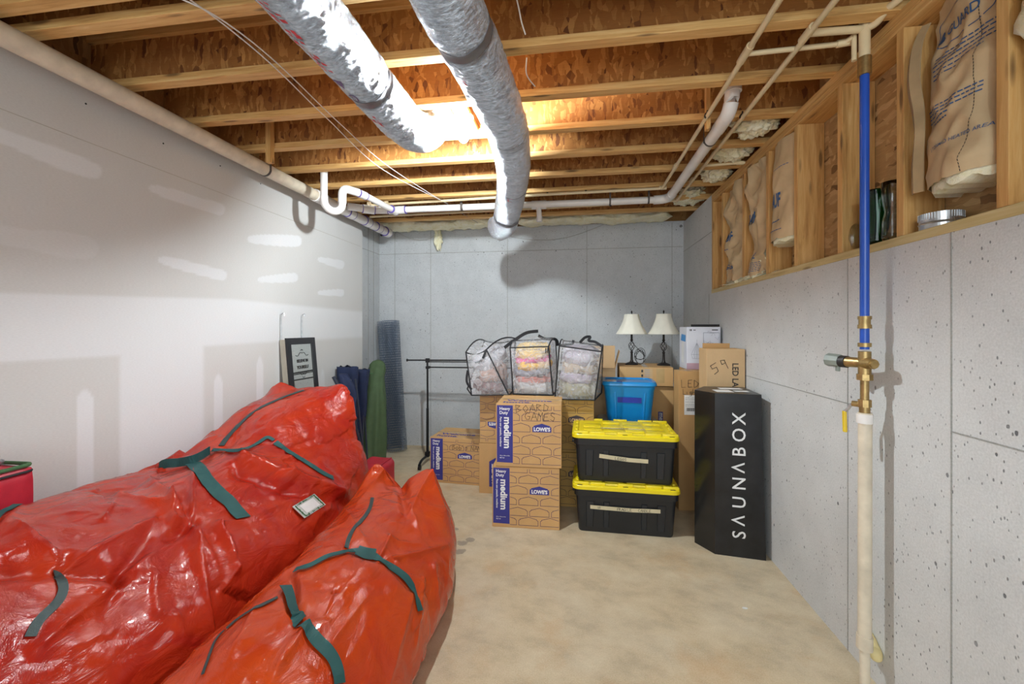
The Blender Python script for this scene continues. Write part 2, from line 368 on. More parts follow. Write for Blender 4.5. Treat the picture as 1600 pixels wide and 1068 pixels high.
# ------------------------------------------------------------------ mesh builder
class MB:
    def __init__(s): s.v = []; s.f = []; s.mi = []; s.mats = []
    def m(s, mat):
        if mat not in s.mats: s.mats.append(mat)
        return s.mats.index(mat)
    def raw(s, vs, fs, mat, X=None):
        b = len(s.v); k = s.m(mat)
        s.v += [tuple(X @ Vector(p)) if X else tuple(p) for p in vs]
        s.f += [tuple(i + b for i in f) for f in fs]; s.mi += [k] * len(fs); return s
    def box(s, lo, hi, mat, bev=0.0, X=None):
        x0, y0, z0 = lo; x1, y1, z1 = hi
        if bev <= 0:
            vs = [(x, y, z) for z in (z0, z1) for y in (y0, y1) for x in (x0, x1)]
            fs = [(0, 2, 3, 1), (4, 5, 7, 6), (0, 1, 5, 4), (2, 6, 7, 3), (0, 4, 6, 2), (1, 3, 7, 5)]
            return s.raw(vs, fs, mat, X)
        bm = bmesh.new(); bmesh.ops.create_cube(bm, size=1)
        for v in bm.verts: v.co = Vector(((x0 + x1) / 2 + v.co.x * (x1 - x0), (y0 + y1) / 2 + v.co.y * (y1 - y0), (z0 + z1) / 2 + v.co.z * (z1 - z0)))
        bmesh.ops.bevel(bm, geom=bm.edges[:], offset=bev, segments=2, affect='EDGES', profile=0.5)
        bm.verts.index_update()
        s.raw([v.co.copy() for v in bm.verts], [[v.index for v in f.verts] for f in bm.faces], mat, X); bm.free(); return s
    def tube(s, pts, r, mat, n=10, closed=False, cap=True, X=None):
        pts = [Vector(p) for p in pts]; k = len(pts)
        rs = r if isinstance(r, (list, tuple)) else [r] * k
        vs = []; fs = []; up = None
        for i, p in enumerate(pts):
            if closed: t = pts[(i + 1) % k] - pts[i - 1]
            else: t = pts[min(i + 1, k - 1)] - pts[max(i - 1, 0)]
            t.normalize() if t.length > 1e-9 else None
            if up is None: up = Vector((0, 0, 1)) if abs(t.z) < 0.9 else Vector((1, 0, 0))
            a = t.cross(up)
            if a.length < 1e-5: a = t.orthogonal()
            a.normalize(); b = a.cross(t).normalized(); up = b
            for j in range(n):
                th = 2 * pi * j / n; vs.append(p + (a * cos(th) + b * sin(th)) * rs[i])
        for i in range(k if closed else k - 1):
            for j in range(n):
                i2 = (i + 1) % k
                fs.append((i * n + j, i * n + (j + 1) % n, i2 * n + (j + 1) % n, i2 * n + j))
        if cap and not closed:
            fs.append(tuple(range(n - 1, -1, -1))); fs.append(tuple((k - 1) * n + j for j in range(n)))
        return s.raw(vs, fs, mat, X)
    def lathe(s, prof, mat, n=28, X=None, cap=True, fr=None):
        vs = []; fs = []; k = len(prof)
        for r, z in prof:
            for j in range(n):
                th = 2 * pi * j / n; q = r * (fr(th, z) if fr else 1)
                vs.append((q * cos(th), q * sin(th), z))
        for i in range(k - 1):
            for j in range(n):
                fs.append((i * n + j, i * n + (j + 1) % n, (i + 1) * n + (j + 1) % n, (i + 1) * n + j))
        if cap:
            if prof[0][0] > 1e-4: fs.append(tuple(range(n - 1, -1, -1)))
            if prof[-1][0] > 1e-4: fs.append(tuple((k - 1) * n + j for j in range(n)))
        return s.raw(vs, fs, mat, X)
    def prism(s, poly, z0, z1, mat, X=None):
        n = len(poly); vs = [(x, y, z0) for x, y in poly] + [(x, y, z1) for x, y in poly]
        fs = [tuple(range(n - 1, -1, -1)), tuple(range(n, 2 * n))] + [(i, (i + 1) % n, n + (i + 1) % n, n + i) for i in range(n)]
        return s.raw(vs, fs, mat, X)
    def loft(s, rings, mat, X=None, cap=True, closed=True):
        n = len(rings[0]); vs = [p for r in rings for p in r]; fs = []
        for i in range(len(rings) - 1):
            for j in range(n if closed else n - 1):
                fs.append((i * n + j, i * n + (j + 1) % n, (i + 1) * n + (j + 1) % n, (i + 1) * n + j))
        if cap:
            fs.append(tuple(range(n - 1, -1, -1))); fs.append(tuple((len(rings) - 1) * n + j for j in range(n)))
        return s.raw(vs, fs, mat, X)
    def text(s, body, size, mat, X, bold=0.0, sx=1.0, align='LEFT'):
        vs, fs = text_geo(body, size, bold, sx, align)
        return s.raw(vs, fs, mat, X)
    def build(s, name, parent=None, smooth=False, mods=None):
        me = bpy.data.meshes.new(name); me.from_pydata([tuple(v) for v in s.v], [], s.f)
        for m_ in s.mats: me.materials.append(m_)
        me.polygons.foreach_set('material_index', s.mi)
        if smooth: me.polygons.foreach_set('use_smooth', [True] * len(me.polygons))
        me.validate(); me.update()
        o = bpy.data.objects.new(name, me); COL.objects.link(o)
        if smooth and smooth != 'full':
            try: me.set_sharp_from_angle(angle=radians(40))
            except Exception: pass
        if parent is not None:
            o.parent = parent
            if parent.get('_w'): o.location = -Vector(parent['_w'])
        return o
_tc = {}
def text_geo(body, size, bold, sx, align):
    key = (body, size, bold, sx, align)
    if key in _tc: return _tc[key]
    cu = bpy.data.curves.new('t', 'FONT'); cu.body = body; cu.size = size; cu.offset = bold; cu.align_x = align; cu.resolution_u = 3
    o = bpy.data.objects.new('t', cu); COL.objects.link(o)
    dg = bpy.context.evaluated_depsgraph_get(); dg.update()
    me = bpy.data.meshes.new_from_object(o.evaluated_get(dg))
    vs = [(v.co.x * sx, v.co.y, 0) for v in me.vertices]; fs = [tuple(p.vertices) for p in me.polygons]
    bpy.data.objects.remove(o); bpy.data.curves.remove(cu); bpy.data.meshes.remove(me)
    _tc[key] = (vs, fs); return _tc[key]
def frame(o, x, y):
    x = Vector(x).normalized(); y = Vector(y).normalized(); z = x.cross(y)
    m = Matrix((x, y, z)).transposed().to_4x4(); m.translation = Vector(o); return m
def FR(x, y, z): return frame((x, y, z), (1, 0, 0), (0, 0, 1))      # text facing -Y
def tag(o, label, cat, group=None):
    o['label'] = label; o['category'] = cat
    if group: o['group'] = group
    return o
def struct(o): o['kind'] = 'structure'; return o
def thing(name, loc, label, cat, group=None, world=True, rz=0):
    """Empty at the thing's base. world=True: its parts are modelled in room coordinates."""
    o = bpy.data.objects.new(name, None); o.empty_display_size = 0.1; COL.objects.link(o); o.location = loc
    o.rotation_euler = (0, 0, rz)
    if world: o['_w'] = tuple(loc)
    return tag(o, label, cat, group)
def copy_tree(o, parent=None):
    c = o.copy(); COL.objects.link(c); c.parent = parent
    for ch in list(o.children): copy_tree(ch, c)
    return c
def arc(p0, p1, p2, r, n=6):
    """points rounding the corner p1 of the path p0-p1-p2"""
    p0, p1, p2 = map(Vector, (p0, p1, p2)); a = (p0 - p1).normalized(); b = (p2 - p1).normalized()
    A = p1 + a * r; B = p1 + b * r
    return [(A * (1 - t) ** 2 + p1 * 2 * t * (1 - t) + B * t * t) for t in [i / n for i in range(n + 1)]]
def rounded(pts, r, n=6):
    out = [Vector(pts[0])]
    for i in range(1, len(pts) - 1): out += arc(pts[i - 1], pts[i], pts[i + 1], r, n)
    out.append(Vector(pts[-1])); return out
def cr(P, t):
    """Catmull-Rom through list P, t in [0, len-1]"""
    n = len(P); i = min(int(t), n - 2); f = t - i
    p0 = P[max(i - 1, 0)]; p1 = P[i]; p2 = P[i + 1]; p3 = P[min(i + 2, n - 1)]
    return 0.5 * ((2 * p1) + (p2 - p0) * f + (2 * p0 - 5 * p1 + 4 * p2 - p3) * f * f + (3 * p1 - p0 - 3 * p2 + p3) * f ** 3)
def spline(pts, n=8):
    P = [Vector(p) for p in pts]; return [cr(P, i / n) for i in range((len(P) - 1) * n + 1)]

# ------------------------------------------------------------------ room
XR, XL, YB, ZJ = 1.278, -2.42, 5.29, 2.78
YN = -2.2
ZC = 1.85
struct(MB().box((-2.9, YN, -0.1), (1.75, YB + 0.2, 0), M['floor']).build('floor'))
# back wall
b = MB(); b.box((-2.75, YB, 0), (1.6, YB + 0.2, ZJ + 0.02), M['conc'])
for px in (617, 673, 793, 917, 1050): 
    x = at_y(px, 450, YB).x; b.box((x - 0.003, YB - 0.002, 0), (x + 0.003, YB, ZJ), M['conc_seam'])
zf = at_y(800, 392, YB).z
b.box((-2.55, YB - 0.002, zf - 0.003), (1.27, YB, zf + 0.003), M['conc_seam'])
struct(b.build('wall_back'))
# left: concrete return and drywall
b = MB(); b.box((-2.75, 3.6, 0), (-2.55, YB, ZJ + 0.02), M['conc'])
b.box((-2.552, 4.6, zf - 0.003), (-2.548, YB, zf + 0.003), M['conc_seam'])
for y in (4.98, 5.12): b.box((-2.552, y, 0), (-2.547, y + 0.006, ZJ), M['conc_seam'])
struct(b.build('wall_left_concrete'))
def drywall():
    ny, nz = 560, 260; y0, y1, z1 = YN, 4.59, 2.80
    import numpy as np
    Y = np.linspace(y0, y1, ny); Z = np.linspace(0, z1, nz)
    me = bpy.data.meshes.new('wall_left')
    vs = [(XL, y, z) for z in Z for y in Y]
    base = len(vs)
    vs += [(XL - 0.11, y0, 0), (XL - 0.11, y1, 0), (XL - 0.11, y1, z1), (XL - 0.11, y0, z1)]
    fs = [(j * ny + i, j * ny + i + 1, (j + 1) * ny + i + 1, (j + 1) * ny + i) for j in range(nz - 1) for i in range(ny - 1)]
    c = [0, ny - 1, nz * ny - 1, (nz - 1) * ny]
    fs += [(base, base + 1, base + 2, base + 3), (c[1], base + 1, base + 2, c[2]), (c[0], c[3], base + 3, base), (c[3], c[2], base + 2, base + 3)]
    me.from_pydata(vs, [], fs); me.materials.append(M['drywall'])
    # joint compound: horizontal tape band, vertical butt joints and screw-head swipes, mapped from the photo onto the board
    YY, ZZ = np.meshgrid(Y, Z)
    T = YY / 1.0; PX = np.zeros_like(YY) - 999; PY = PX.copy()
    t = -SX_ * XL + CX * YY; s_ = CX * XL + SX_ * YY; ok = t > 0.3
    PX[ok] = 800 + F * (s_ / t)[ok]; PY[ok] = HY - F * ((ZZ - CAMZ) / t)[ok]
    rng = np.random.RandomState(3)
    def vn(y, z, sc):
        return np.sin(y * sc * 2.1 + 1.3 * np.sin(z * sc * 1.7)) * 0.5 + np.sin(z * sc * 3.3 + y * sc * 0.9) * 0.5
    mud = np.zeros_like(YY)
    def sst(a, b_, x): q = np.clip((x - a) / (b_ - a), 0, 1); return q * q * (3 - 2 * q)
    # horizontal tape band
    zt = 1.52 + (HY - np.interp(PX, [-400, 0, 200, 360, 566], [440, 456, 463, 467, 487])) * 0
    band_top = np.interp(PX, [-800, 0, 200, 360, 566], [430, 457, 463, 467, 487]); band_bot = np.interp(PX, [-800, 0, 187, 320, 400, 566], [600, 566, 556, 541, 536, 527])
    m1 = sst(-3, 3, PY - band_top) * (1 - sst(-4, 3, PY - band_bot)); mud = np.maximum(mud, m1 * 0.85)
    # vertical taped joint
    def vcol(a0, a1, ytop, amt, soft=6):
        return amt * sst(-soft, soft, PX - a0) * (1 - sst(-soft, soft, PX - a1)) * sst(-8, 8, PY - ytop)
    mud = np.maximum(mud, vcol(187, 318, 470, 0.85, 4)); mud = np.maximum(mud, vcol(433, 455, 500, 0.4)); 
    mud = np.maximum(mud, vcol(494, 504, 585, 0.45, 3)); mud = np.maximum(mud, vcol(524, 534, 575, 0.45, 3))
    # long swipes along screw lines
    def swipe(x0, y0_, x1, y1_, w, amt, soft=0.3):
        dx, dy = x1 - x0, y1_ - y0_; L = (dx * dx + dy * dy) ** 0.5
        u = ((PX - x0) * dx + (PY - y0_) * dy) / L; v = (-(PX - x0) * dy + (PY - y0_) * dx) / L
        wv = w * (0.55 + 0.45 * np.clip(u / L, 0, 1)) * (1 + 0.10 * np.sin(u * 0.05))
        q = np.clip(1 - np.maximum(np.abs(v) / wv, np.abs(u - L / 2) / (L / 2) * 1.02 ), 0, 1)
        e = (np.abs(v) / wv) ** 3 + (np.abs((u - L / 2) / (L / 2))) ** 7
        return amt * (1 - sst(0.72, 1.05, e))
    for a in ((-70, 186, 160, 272, 17, .8), (-60, 358, 155, 390, 22, .35), (232, 292, 352, 330, 12, .8), (386, 373, 472, 377, 11, .95), (246, 404, 355, 432, 11, .9), (402, 437, 466, 433, 8, .8), (496, 404, 538, 415, 7, .8), (496, 457, 538, 457, 6, .85)):
        mud = np.maximum(mud, swipe(*a))
    def vsw(xc, ytop, w, amt):
        yt = ytop + 18 * ((PX - xc) / w) ** 2
        return amt * (1 - sst(0.75, 1.0, np.abs((PX - xc) / w))) * sst(-3, 6, PY - yt)
    for a in ((133, 607, 15, .85), (341, 583, 8, .85), (406, 555, 6, .8), (504, 575, 4, .6)): mud = np.maximum(mud, vsw(*a))
    at = me.attributes.new('mud', 'FLOAT', 'POINT')
    at.data.foreach_set('value', np.concatenate([mud.reshape(-1), np.zeros(4)]).astype('f'))
    me.update(); o = bpy.data.objects.new('wall_left', me); COL.objects.link(o); return struct(o)
wl = drywall()
sc = MB()
for px, py in ((134, 162), (255, 224), (344, 259), (407, 287)):
    p = at_x(px, py, XL); sc.lathe([(0.0045, 0), (0.0045, 0.002), (0.001, 0.0022)], M['dark_hole'], 8, frame(p, (0, 1, 0), (0, 0, 1)))
sc.build('screw_head', wl)
sm = MB()     # cut joint between the sheets
pa = at_x(200, 210, XL); pb = at_x(545, 336, XL)
sm.box((XL - 0.001, 0.9, 2.455), (XL + 0.0012, 4.55, 2.457), M['beige']); sm.build('sheet_seam', wl)
# right concrete knee wall, full-height pier at the far end
b = MB(); YP = 4.24
b.box((XR, YN, 0), (XR + 0.25, YP, ZC), M['conc_r'])
b.box((XR, YP, 0), (XR + 0.25, YB, ZJ), M['conc_r'])
ZF = 1.167
for px in (1325, 1487):
    y = at_x(px, 600, XR).y; b.box((XR - 0.002, y - 0.0025, 0), (XR, y + 0.0025, ZC), M['conc_seam'])
b.box((XR - 0.002, -1.5, ZF - 0.0025), (XR, at_x(1487, 600, XR).y, ZF + 0.0025), M['conc_seam'])
b.box((XR - 0.002, 2.06, ZF - 0.0035), (XR, 3.7, ZF + 0.001), M['conc_seam'])
z2 = at_x(1095, 374, XR).z; b.box((XR - 0.002, YP, z2 - 0.003), (XR, YB, z2 + 0.003), M['conc_seam'])
y = at_x(1108, 500, XR).y; b.box((XR - 0.002, y - 0.003, 0), (XR, y + 0.003, ZC), M['conc_seam'])
struct(b.build('wall_right'))
struct(MB().box((XR + 0.145, YN, ZC), (XR + 0.17, YP, ZJ), M['osb_wall']).build('wall_right_upper'))
struct(MB().box((XR - 0.004, YN, ZC), (XR + 0.145, YP, ZC + 0.036), M['treated'], 0.003).build('trim_1'))
struct(MB().box((XR, YN, ZJ - 0.076), (XR + 0.145, YP, ZJ - 0.039), M['wood_y'], 0.002).box((XR - 0.002, YN, ZJ - 0.038), (XR + 0.145, YP, ZJ), M['wood_y'], 0.002).build('trim_2'))
SUBZ = ZJ + 0.285
struct(MB().box((-2.9, YN, SUBZ), (1.75, YB + 0.2, SUBZ + 0.02), M['osb_sub']).build('ceiling'))
struct(MB().box((XR + 0.14, YN, ZJ), (XR + 0.18, YB + 0.1, SUBZ), M['osb_wall']).build('wall_right_rim'))
struct(MB().box((-2.75, YN, 2.78), (-2.55, YB + 0.1, SUBZ), M['osb_sub']).build('wall_left_rim'))
struct(MB().box((-2.75, YB + 0.08, ZJ + 0.02), (1.6, YB + 0.14, SUBZ), M['osb_sub']).build('wall_back_rim'))

# ------------------------------------------------------------------ joists
ORD = ['first', 'second', 'third', 'fourth', 'fifth', 'sixth', 'seventh', 'eighth', 'ninth', 'tenth', 'eleventh', 'twelfth', 'thirteenth', 'fourteenth', 'fifteenth', 'sixteenth']
JY = [4.79 - 0.406 * k for k in range(9)] + [1.405, 1.0, 0.6, 0.2, -0.3]
def joist(i, ye):
    t = thing('floor_joist', (0, ye, ZJ), 'wooden I-joist overhead, %s one counted from the back wall' % ORD[i], 'joist', 'floor joists overhead')
    fw = 0.06
    MB().box((-2.55, ye - fw, ZJ), (XR + 0.14, ye, ZJ + 0.038), M['flange'], 0.002).build('bottom_flange', t)
    MB().box((-2.55, ye - fw / 2 - 0.006, ZJ + 0.038), (XR + 0.14, ye - fw / 2 + 0.006, SUBZ - 0.038), M['osb_web']).build('web', t)
    MB().box((-2.55, ye - fw, SUBZ - 0.038), (XR + 0.14, ye, SUBZ), M['flange'], 0.002).build('top_flange', t)
for i, ye in enumerate(JY): joist(i, ye)
# short wood block between joists that holds the pipe strap
bk = at_z(412, 200, ZJ)
o = MB().box((-2.115, 2.655, 2.668), (-2.075, 2.694, ZJ + 0.24), M['wood_z'], 0.002).build('joist_blocking')
tag(o, 'short upright wood block between the joists above the cream drain pipe', 'wood block')

# ------------------------------------------------------------------ studs
SYY = [4.235, 3.93] + [at_x(px, 420, XR).y for px in (1163, 1201, 1246, 1316, 1412, 1576)] + [1.09, 0.68]
seen_lbl = ['against the concrete pier at the far end', 'second from the concrete pier', 'third from the concrete pier', 'fourth from the concrete pier', 'left of the open sheathing bay', 'between the two bare sheathing bays', 'right of the glass vases', 'at the near side of the big kraft-faced batt', 'beyond the frame edge', 'nearest the camera']
for i, y in enumerate(SYY[:9]):
    y = y if i else YP - 0.04
    o = MB().box((XR, y, ZC + 0.037), (XR + 0.143, y + 0.038, ZJ - 0.077), M['wood_z'], 0.0015).build('wall_stud')
    tag(o, 'pine wall stud above the concrete, ' + seen_lbl[i], 'stud', 'studs of the knee wall')

# ------------------------------------------------------------------ batts in the stud bays
def fz(v, s, amp): return noise.noise(Vector(v) * s) * amp
def blob_sheet(f, nu, nv, thick, mat, mat2=None):
    """closed sheet: f(u,v) front surface, pushed +X by thick(u,v)"""
    mb = MB(); fr = [[Vector(f(i / nu, j / nv)) for i in range(nu + 1)] for j in range(nv + 1)]
    bk = [[fr[j][i] + Vector((thick(i / nu, j / nv), 0, 0)) for i in range(nu + 1)] for j in range(nv + 1)]
    n = nu + 1; m = (nu + 1) * (nv + 1)
    vs = [p for r in fr for p in r] + [p for r in bk for p in r]
    fs = []
    for j in range(nv):
        for i in range(nu):
            a = j * n + i; fs.append((a, a + 1, a + n + 1, a + n)); fs.append((m + a, m + a + n, m + a + n + 1, m + a + 1))
    for i in range(nu):
        fs.append((i, m + i, m + i + 1, i + 1)); a = nv * n + i; fs.append((a, a + 1, m + a + 1, m + a))
    for j in range(nv):
        a = j * n; fs.append((a, a + n, m + a + n, m + a)); a += nu; fs.append((a, m + a, m + a + n, a + n))
    return mb.raw(vs, fs, mat)
def text_surf(mb, body, size, mat, yz, surf, bold=0.0, sx=1.0, slope=0.0):
    vs, fs = text_geo(body, size, bold, sx, 'LEFT')
    out = []
    for x, y, _ in vs:
        Y = yz[0] - x; Z = yz[1] + y + slope * x; out.append((surf(Y, Z) - 0.0025, Y, Z))
    mb.raw(out, fs, mat)
def dashes(mb, y0, z0, length, mat, surf, h=0.004, seed=0):
    r = random.Random(seed); x = 0
    while x < length:
        w = r.uniform(0.008, 0.022); w = min(w, length - x)
        vs = [(surf(y0 - a, z0 + c) - 0.0025, y0 - a, z0 + c) for a, c in ((x, 0), (x + w, 0), (x + w, h), (x, h))]
        mb.raw(vs, [(0, 1, 2, 3)], mat); x += w + 0.004
def batt(label, yf, yn, zt, zb, xo, wob, printer, seed, side=0.0, far_curl=0.0):
    t = thing('insulation_batt', (XR + 0.1, (yf + yn) / 2, zb), label, 'insulation', 'kraft-faced batts in the stud bays')
    def surf(y, z):
        u = (yf - y) / (yf - yn); v = (zt - z) / (zt - zb)
        bow = sin(pi * min(1, max(0, u))) ** 0.6
        x = XR + 0.05 - bow * (xo[0] * (1 - v) + xo[1] * v) + wob * noise.noise(Vector((y * 7 + seed, z * 5, 0))) + wob * 0.7 * abs(noise.noise(Vector((y * 14, z * 9 + seed, 3))))
        return x
    def f(u, v):
        ya = yf + (yn - yf) * u; z = zt + (zb - zt) * v
        edge = side * noise.noise(Vector((seed, v * 4, 1 if u < .5 else 5)))
        ya2 = ya + edge * abs(2 * u - 1)
        if v > 0.97: z += 0.012 * noise.noise(Vector((u * 9, seed, 0)))
        return (surf(ya2, z), ya2, z)
    pf = blob_sheet(f, 36, 60, lambda u, v: 0.0015, M['kraft']); printer(pf, surf); pf.build('paper_facing', t, True)
    def fb(u, v):
        p = Vector(f(u * 0.96 + 0.02, v)); p.x += 0.014; p.z -= 0.02 * v * (1 + noise.noise(Vector((u * 8, seed, 2)))); return p
    blob_sheet(fb, 24, 40, lambda u, v: XR + 0.138 - fb(u, v).x - 0.001, M['fiber']).build('fiberglass', t, True)
    return t, surf
# big batt
yA = SYY[7] + 0.041; yB_ = SYY[6] - 0.045
def pr_big(mb, s):
    text_surf(mb, 'GUARD', 0.046, M['kraft_ink'], (yB_ - 0.095, 2.565), s, 0.0005, 0.95)
    for k in range(30):
        th0, th1 = 2 * pi * k / 30, 2 * pi * (k + 1) / 30
        def e(th, r): return (yB_ - 0.165 - (0.115 + r) * max(-1, min(1, 1.15 * cos(th))), 2.588 + (0.055 + r) * max(-1, min(1, 1.2 * sin(th))))
        q = [e(th0, 0), e(th1, 0), e(th1, .003), e(th0, .003)]
        mb.raw([(s(a, c) - 0.0025, a, c) for a, c in q], [(0, 1, 2, 3)], M['kraft_ink'])
    q = [(yB_ - 0.07 + 0.016 * cos(a) * (1.4 if sin(a) < 0 else .7), 2.575 + 0.022 * sin(a)) for a in [2 * pi * i / 14 for i in range(14)]]
    mb.raw([(s(a, c) - 0.003, a, c) for a, c in q], [tuple(range(14))], M['kraft_ink'])
    for r, (z, L, dy) in enumerate(((2.50, .24, .06), (2.487, .24, .06), (2.472, .235, .06), (2.457, .23, .06), (2.440, .20, .06), (2.424, .10, .06), (2.31, .22, .05), (2.297, .22, .05), (2.283, .22, .05), (2.268, .12, .05), (2.255, .08, .08))):
        dashes(mb, yB_ - dy, z, L, M['kraft_ink'], s, 0.0045, r)
    text_surf(mb, 'S TOWARD HEATED AREA', 0.018, M['kraft_ink'], (yB_ - 0.09, 2.155), s)
    # dark stitched seam along the near edge
    for k in range(60):
        z0 = 2.68 - k * 0.0108; y = yA + 0.075 + 0.006 * sin(k * 0.12)
        mb.raw([(s(y, z) - 0.002, y + d, z) for d, z in ((0, z0), (.003, z0), (.003, z0 - .008), (0, z0 - .008))], [(0, 1, 2, 3)], M['marker'])
tb, sb = batt('large kraft-faced batt bulging out of the nearest full stud bay', yB_ - 0.025, yA, ZJ - 0.078, 2.03, (0.02, 0.085), 0.035, pr_big, 3.3)
# curled paper flange at its far side
mb = MB(); rg = []
for (x, y, z, wd) in ((XR + 0.03, yB_ - 0.005, 2.66, .03), (XR - .005, yB_ + 0.0, 2.58, .045), (XR - .02, yB_ - 0.0, 2.45, .055), (XR - .01, yB_ - 0.01, 2.33, .05), (XR - .02, yB_ - 0.035, 2.24, .04), (XR - .005, yB_ + 0.0, 2.14, .05), (XR + .0, yB_ + .005, 2.03, .05)):
    rg.append([Vector((x, y, z)), Vector((x - 0.012, y - wd * .5, z)), Vector((x + 0.004, y - wd, z)), Vector((x + 0.008, y - wd, z)), Vector((x - 0.008, y - wd * .5, z)), Vector((x + 0.004, y, z))])
R2 = [[cr([r[k] for r in rg], i / 5) for k in range(6)] for i in range(31)]
mb.loft(R2, M['kraft_dark']).build('paper_flange', tb, True)
def pr_k1(mb, s):
    y = SYY[4] + 0.30
    text_surf(mb, 'KNAUF', 0.12, M['kraft_ink'], (SYY[3] - 0.02, 2.285), s, 0.003, 0.45)
    dashes(mb, SYY[3] - 0.06, 2.19, 0.15, M['kraft_ink'], s, 0.008, 4); dashes(mb, SYY[3] - 0.08, 2.13, 0.17, M['kraft_ink'], s, 0.005, 5); dashes(mb, SYY[3] - 0.1, 2.52, 0.17, M['kraft_ink'], s, 0.004, 6)
batt('kraft-faced batt hanging short of the sill, third bay from the concrete pier', SYY[3] - 0.01, SYY[4] + 0.045, ZJ - 0.08, 2.075, (0.06, 0.085), 0.02, pr_k1, 9.1)
def pr_k2(mb, s):
    text_surf(mb, 'KNAUF', 0.11, M['kraft_ink'], (SYY[2] - 0.03, 2.28), s, 0.003, 0.5)
    text_surf(mb, 'Guard', 0.06, M['kraft_ink'], (SYY[2] - 0.06, 2.02), s, 0.001)
    for i in range(6): dashes(mb, SYY[2] - 0.10, 1.99 - i * 0.012, 0.14, M['kraft_ink'], s, 0.004, 10 + i)
batt('crumpled kraft-faced batt slumping to the sill, second bay from the concrete pier', SYY[2] - 0.01, SYY[3] + 0.05, ZJ - 0.08, 1.90, (0.05, 0.06), 0.06, pr_k2, 21.7, 0.07)
def pr_k3(mb, s):
    text_surf(mb, 'KNAUF', 0.11, M['kraft_ink'], (SYY[1] - 0.05, 2.24), s, 0.003, 0.5)
    text_surf(mb, 'Guard', 0.06, M['kraft_ink'], (SYY[1] - 0.06, 2.02), s, 0.001)
    dashes(mb, SYY[1] - 0.06, 2.17, 0.15, M['kraft_ink'], s, 0.006, 33); dashes(mb, SYY[1] - 0.06, 2.11, 0.15, M['kraft_ink'], s, 0.006, 35)
batt('crumpled kraft-faced batt in the bay beside the concrete pier', SYY[1] - 0.01, SYY[2] + 0.05, ZJ - 0.08, 1.90, (0.05, 0.06), 0.065, pr_k3, 33.2, 0.08)
def fiber(label, c, r, seed, name='insulation_clump', n=3, amp=0.5, cat='insulation'):
    bm = bmesh.new(); bmesh.ops.create_icosphere(bm, subdivisions=5, radius=1)
    mb = MB(); vs = []
    for v in bm.verts:
        d = v.co.copy(); k = 1 + amp * noise.fractal(d * n + Vector((seed, 0, 0)), 0.8, 2.0, 5)
        vs.append((c[0] + d.x * r[0] * k, c[1] + d.y * r[1] * k, c[2] + d.z * r[2] * k))
    bm.verts.index_update(); mb.raw(vs, [[v.index for v in f.verts] for f in bm.faces], M['fiber']); bm.free()
    return tag(mb.build(name, None, 'full'), label, cat, 'loose yellow insulation')
fiber('yellow fibreglass bulging from the stud bay at the right edge of the frame', (XR + 0.06, SYY[7] - 0.17, 2.48), (0.085, 0.15, 0.27), 1.0, amp=0.35)
fiber('yellow fibreglass tuft stuffed at the joist end above the plate, nearest of three', (1.15, 2.93, 2.85), (0.13, 0.13, 0.085), 2.0, amp=0.32)
fiber('yellow fibreglass tuft at the joist end above the plate, middle of three', (1.16, 3.36, 2.84), (0.12, 0.12, 0.07), 3.0, amp=0.32)
fiber('yellow fibreglass tuft at the joist end above the plate, farthest of three', (1.17, 3.78, 2.83), (0.11, 0.12, 0.07), 4.0, amp=0.32)
fiber('yellow fibreglass lump in the far right corner above the concrete', (1.12, 4.45, 2.84), (0.14, 0.2, 0.07), 4.6, amp=0.32)
fiber('yellow fibreglass crumbs along the sill below the slumped batts', (XR + 0.045, 3.55, ZC + 0.045), (0.05, 0.42, 0.022), 5.5, n=6, amp=0.7)
# roll of fibreglass packed on top of the back wall
def rimfiber(x0, x1, seed, label, drop=0.035):
    rg = []; n = 70
    for i in range(n + 1):
        x = x0 + (x1 - x0) * i / n; a = min(1, i / 4, (n - i) / 4) * 0.97 + 0.03; r = []
        for k in range(22):
            th = 2 * pi * k / 22; d = Vector((x * 7 + seed, cos(th) * 1.3, sin(th) * 1.3)); q = 1 + 0.45 * noise.fractal(d, 0.8, 2.0, 4)
            r.append(Vector((x, 5.13 + 0.14 * a * q * cos(th), 2.815 + (0.075 if sin(th) > 0 else 0.02 + drop) * a * q * sin(th) + 0.012 * noise.noise(Vector((x * 3, seed, 0))))))
        rg.append(r)
    o = MB().loft(rg, M['fiber']).build('insulation_roll', None, 'full')
    return tag(o, label, 'insulation', 'loose yellow insulation')
rimfiber(-2.5, -0.75, 0.0, 'yellow fibreglass packed over the back wall, left of the long duct')
rimfiber(-0.72, 1.12, 4.0, 'yellow fibreglass packed over the back wall, right of the long duct', 0.025)
p = at_y(684, 372, 5.22)
fiber('yellow fibreglass tuft dangling in front of the back wall top', (p.x, 5.235, p.z), (0.045, 0.035, 0.14), 8.0, amp=0.45)

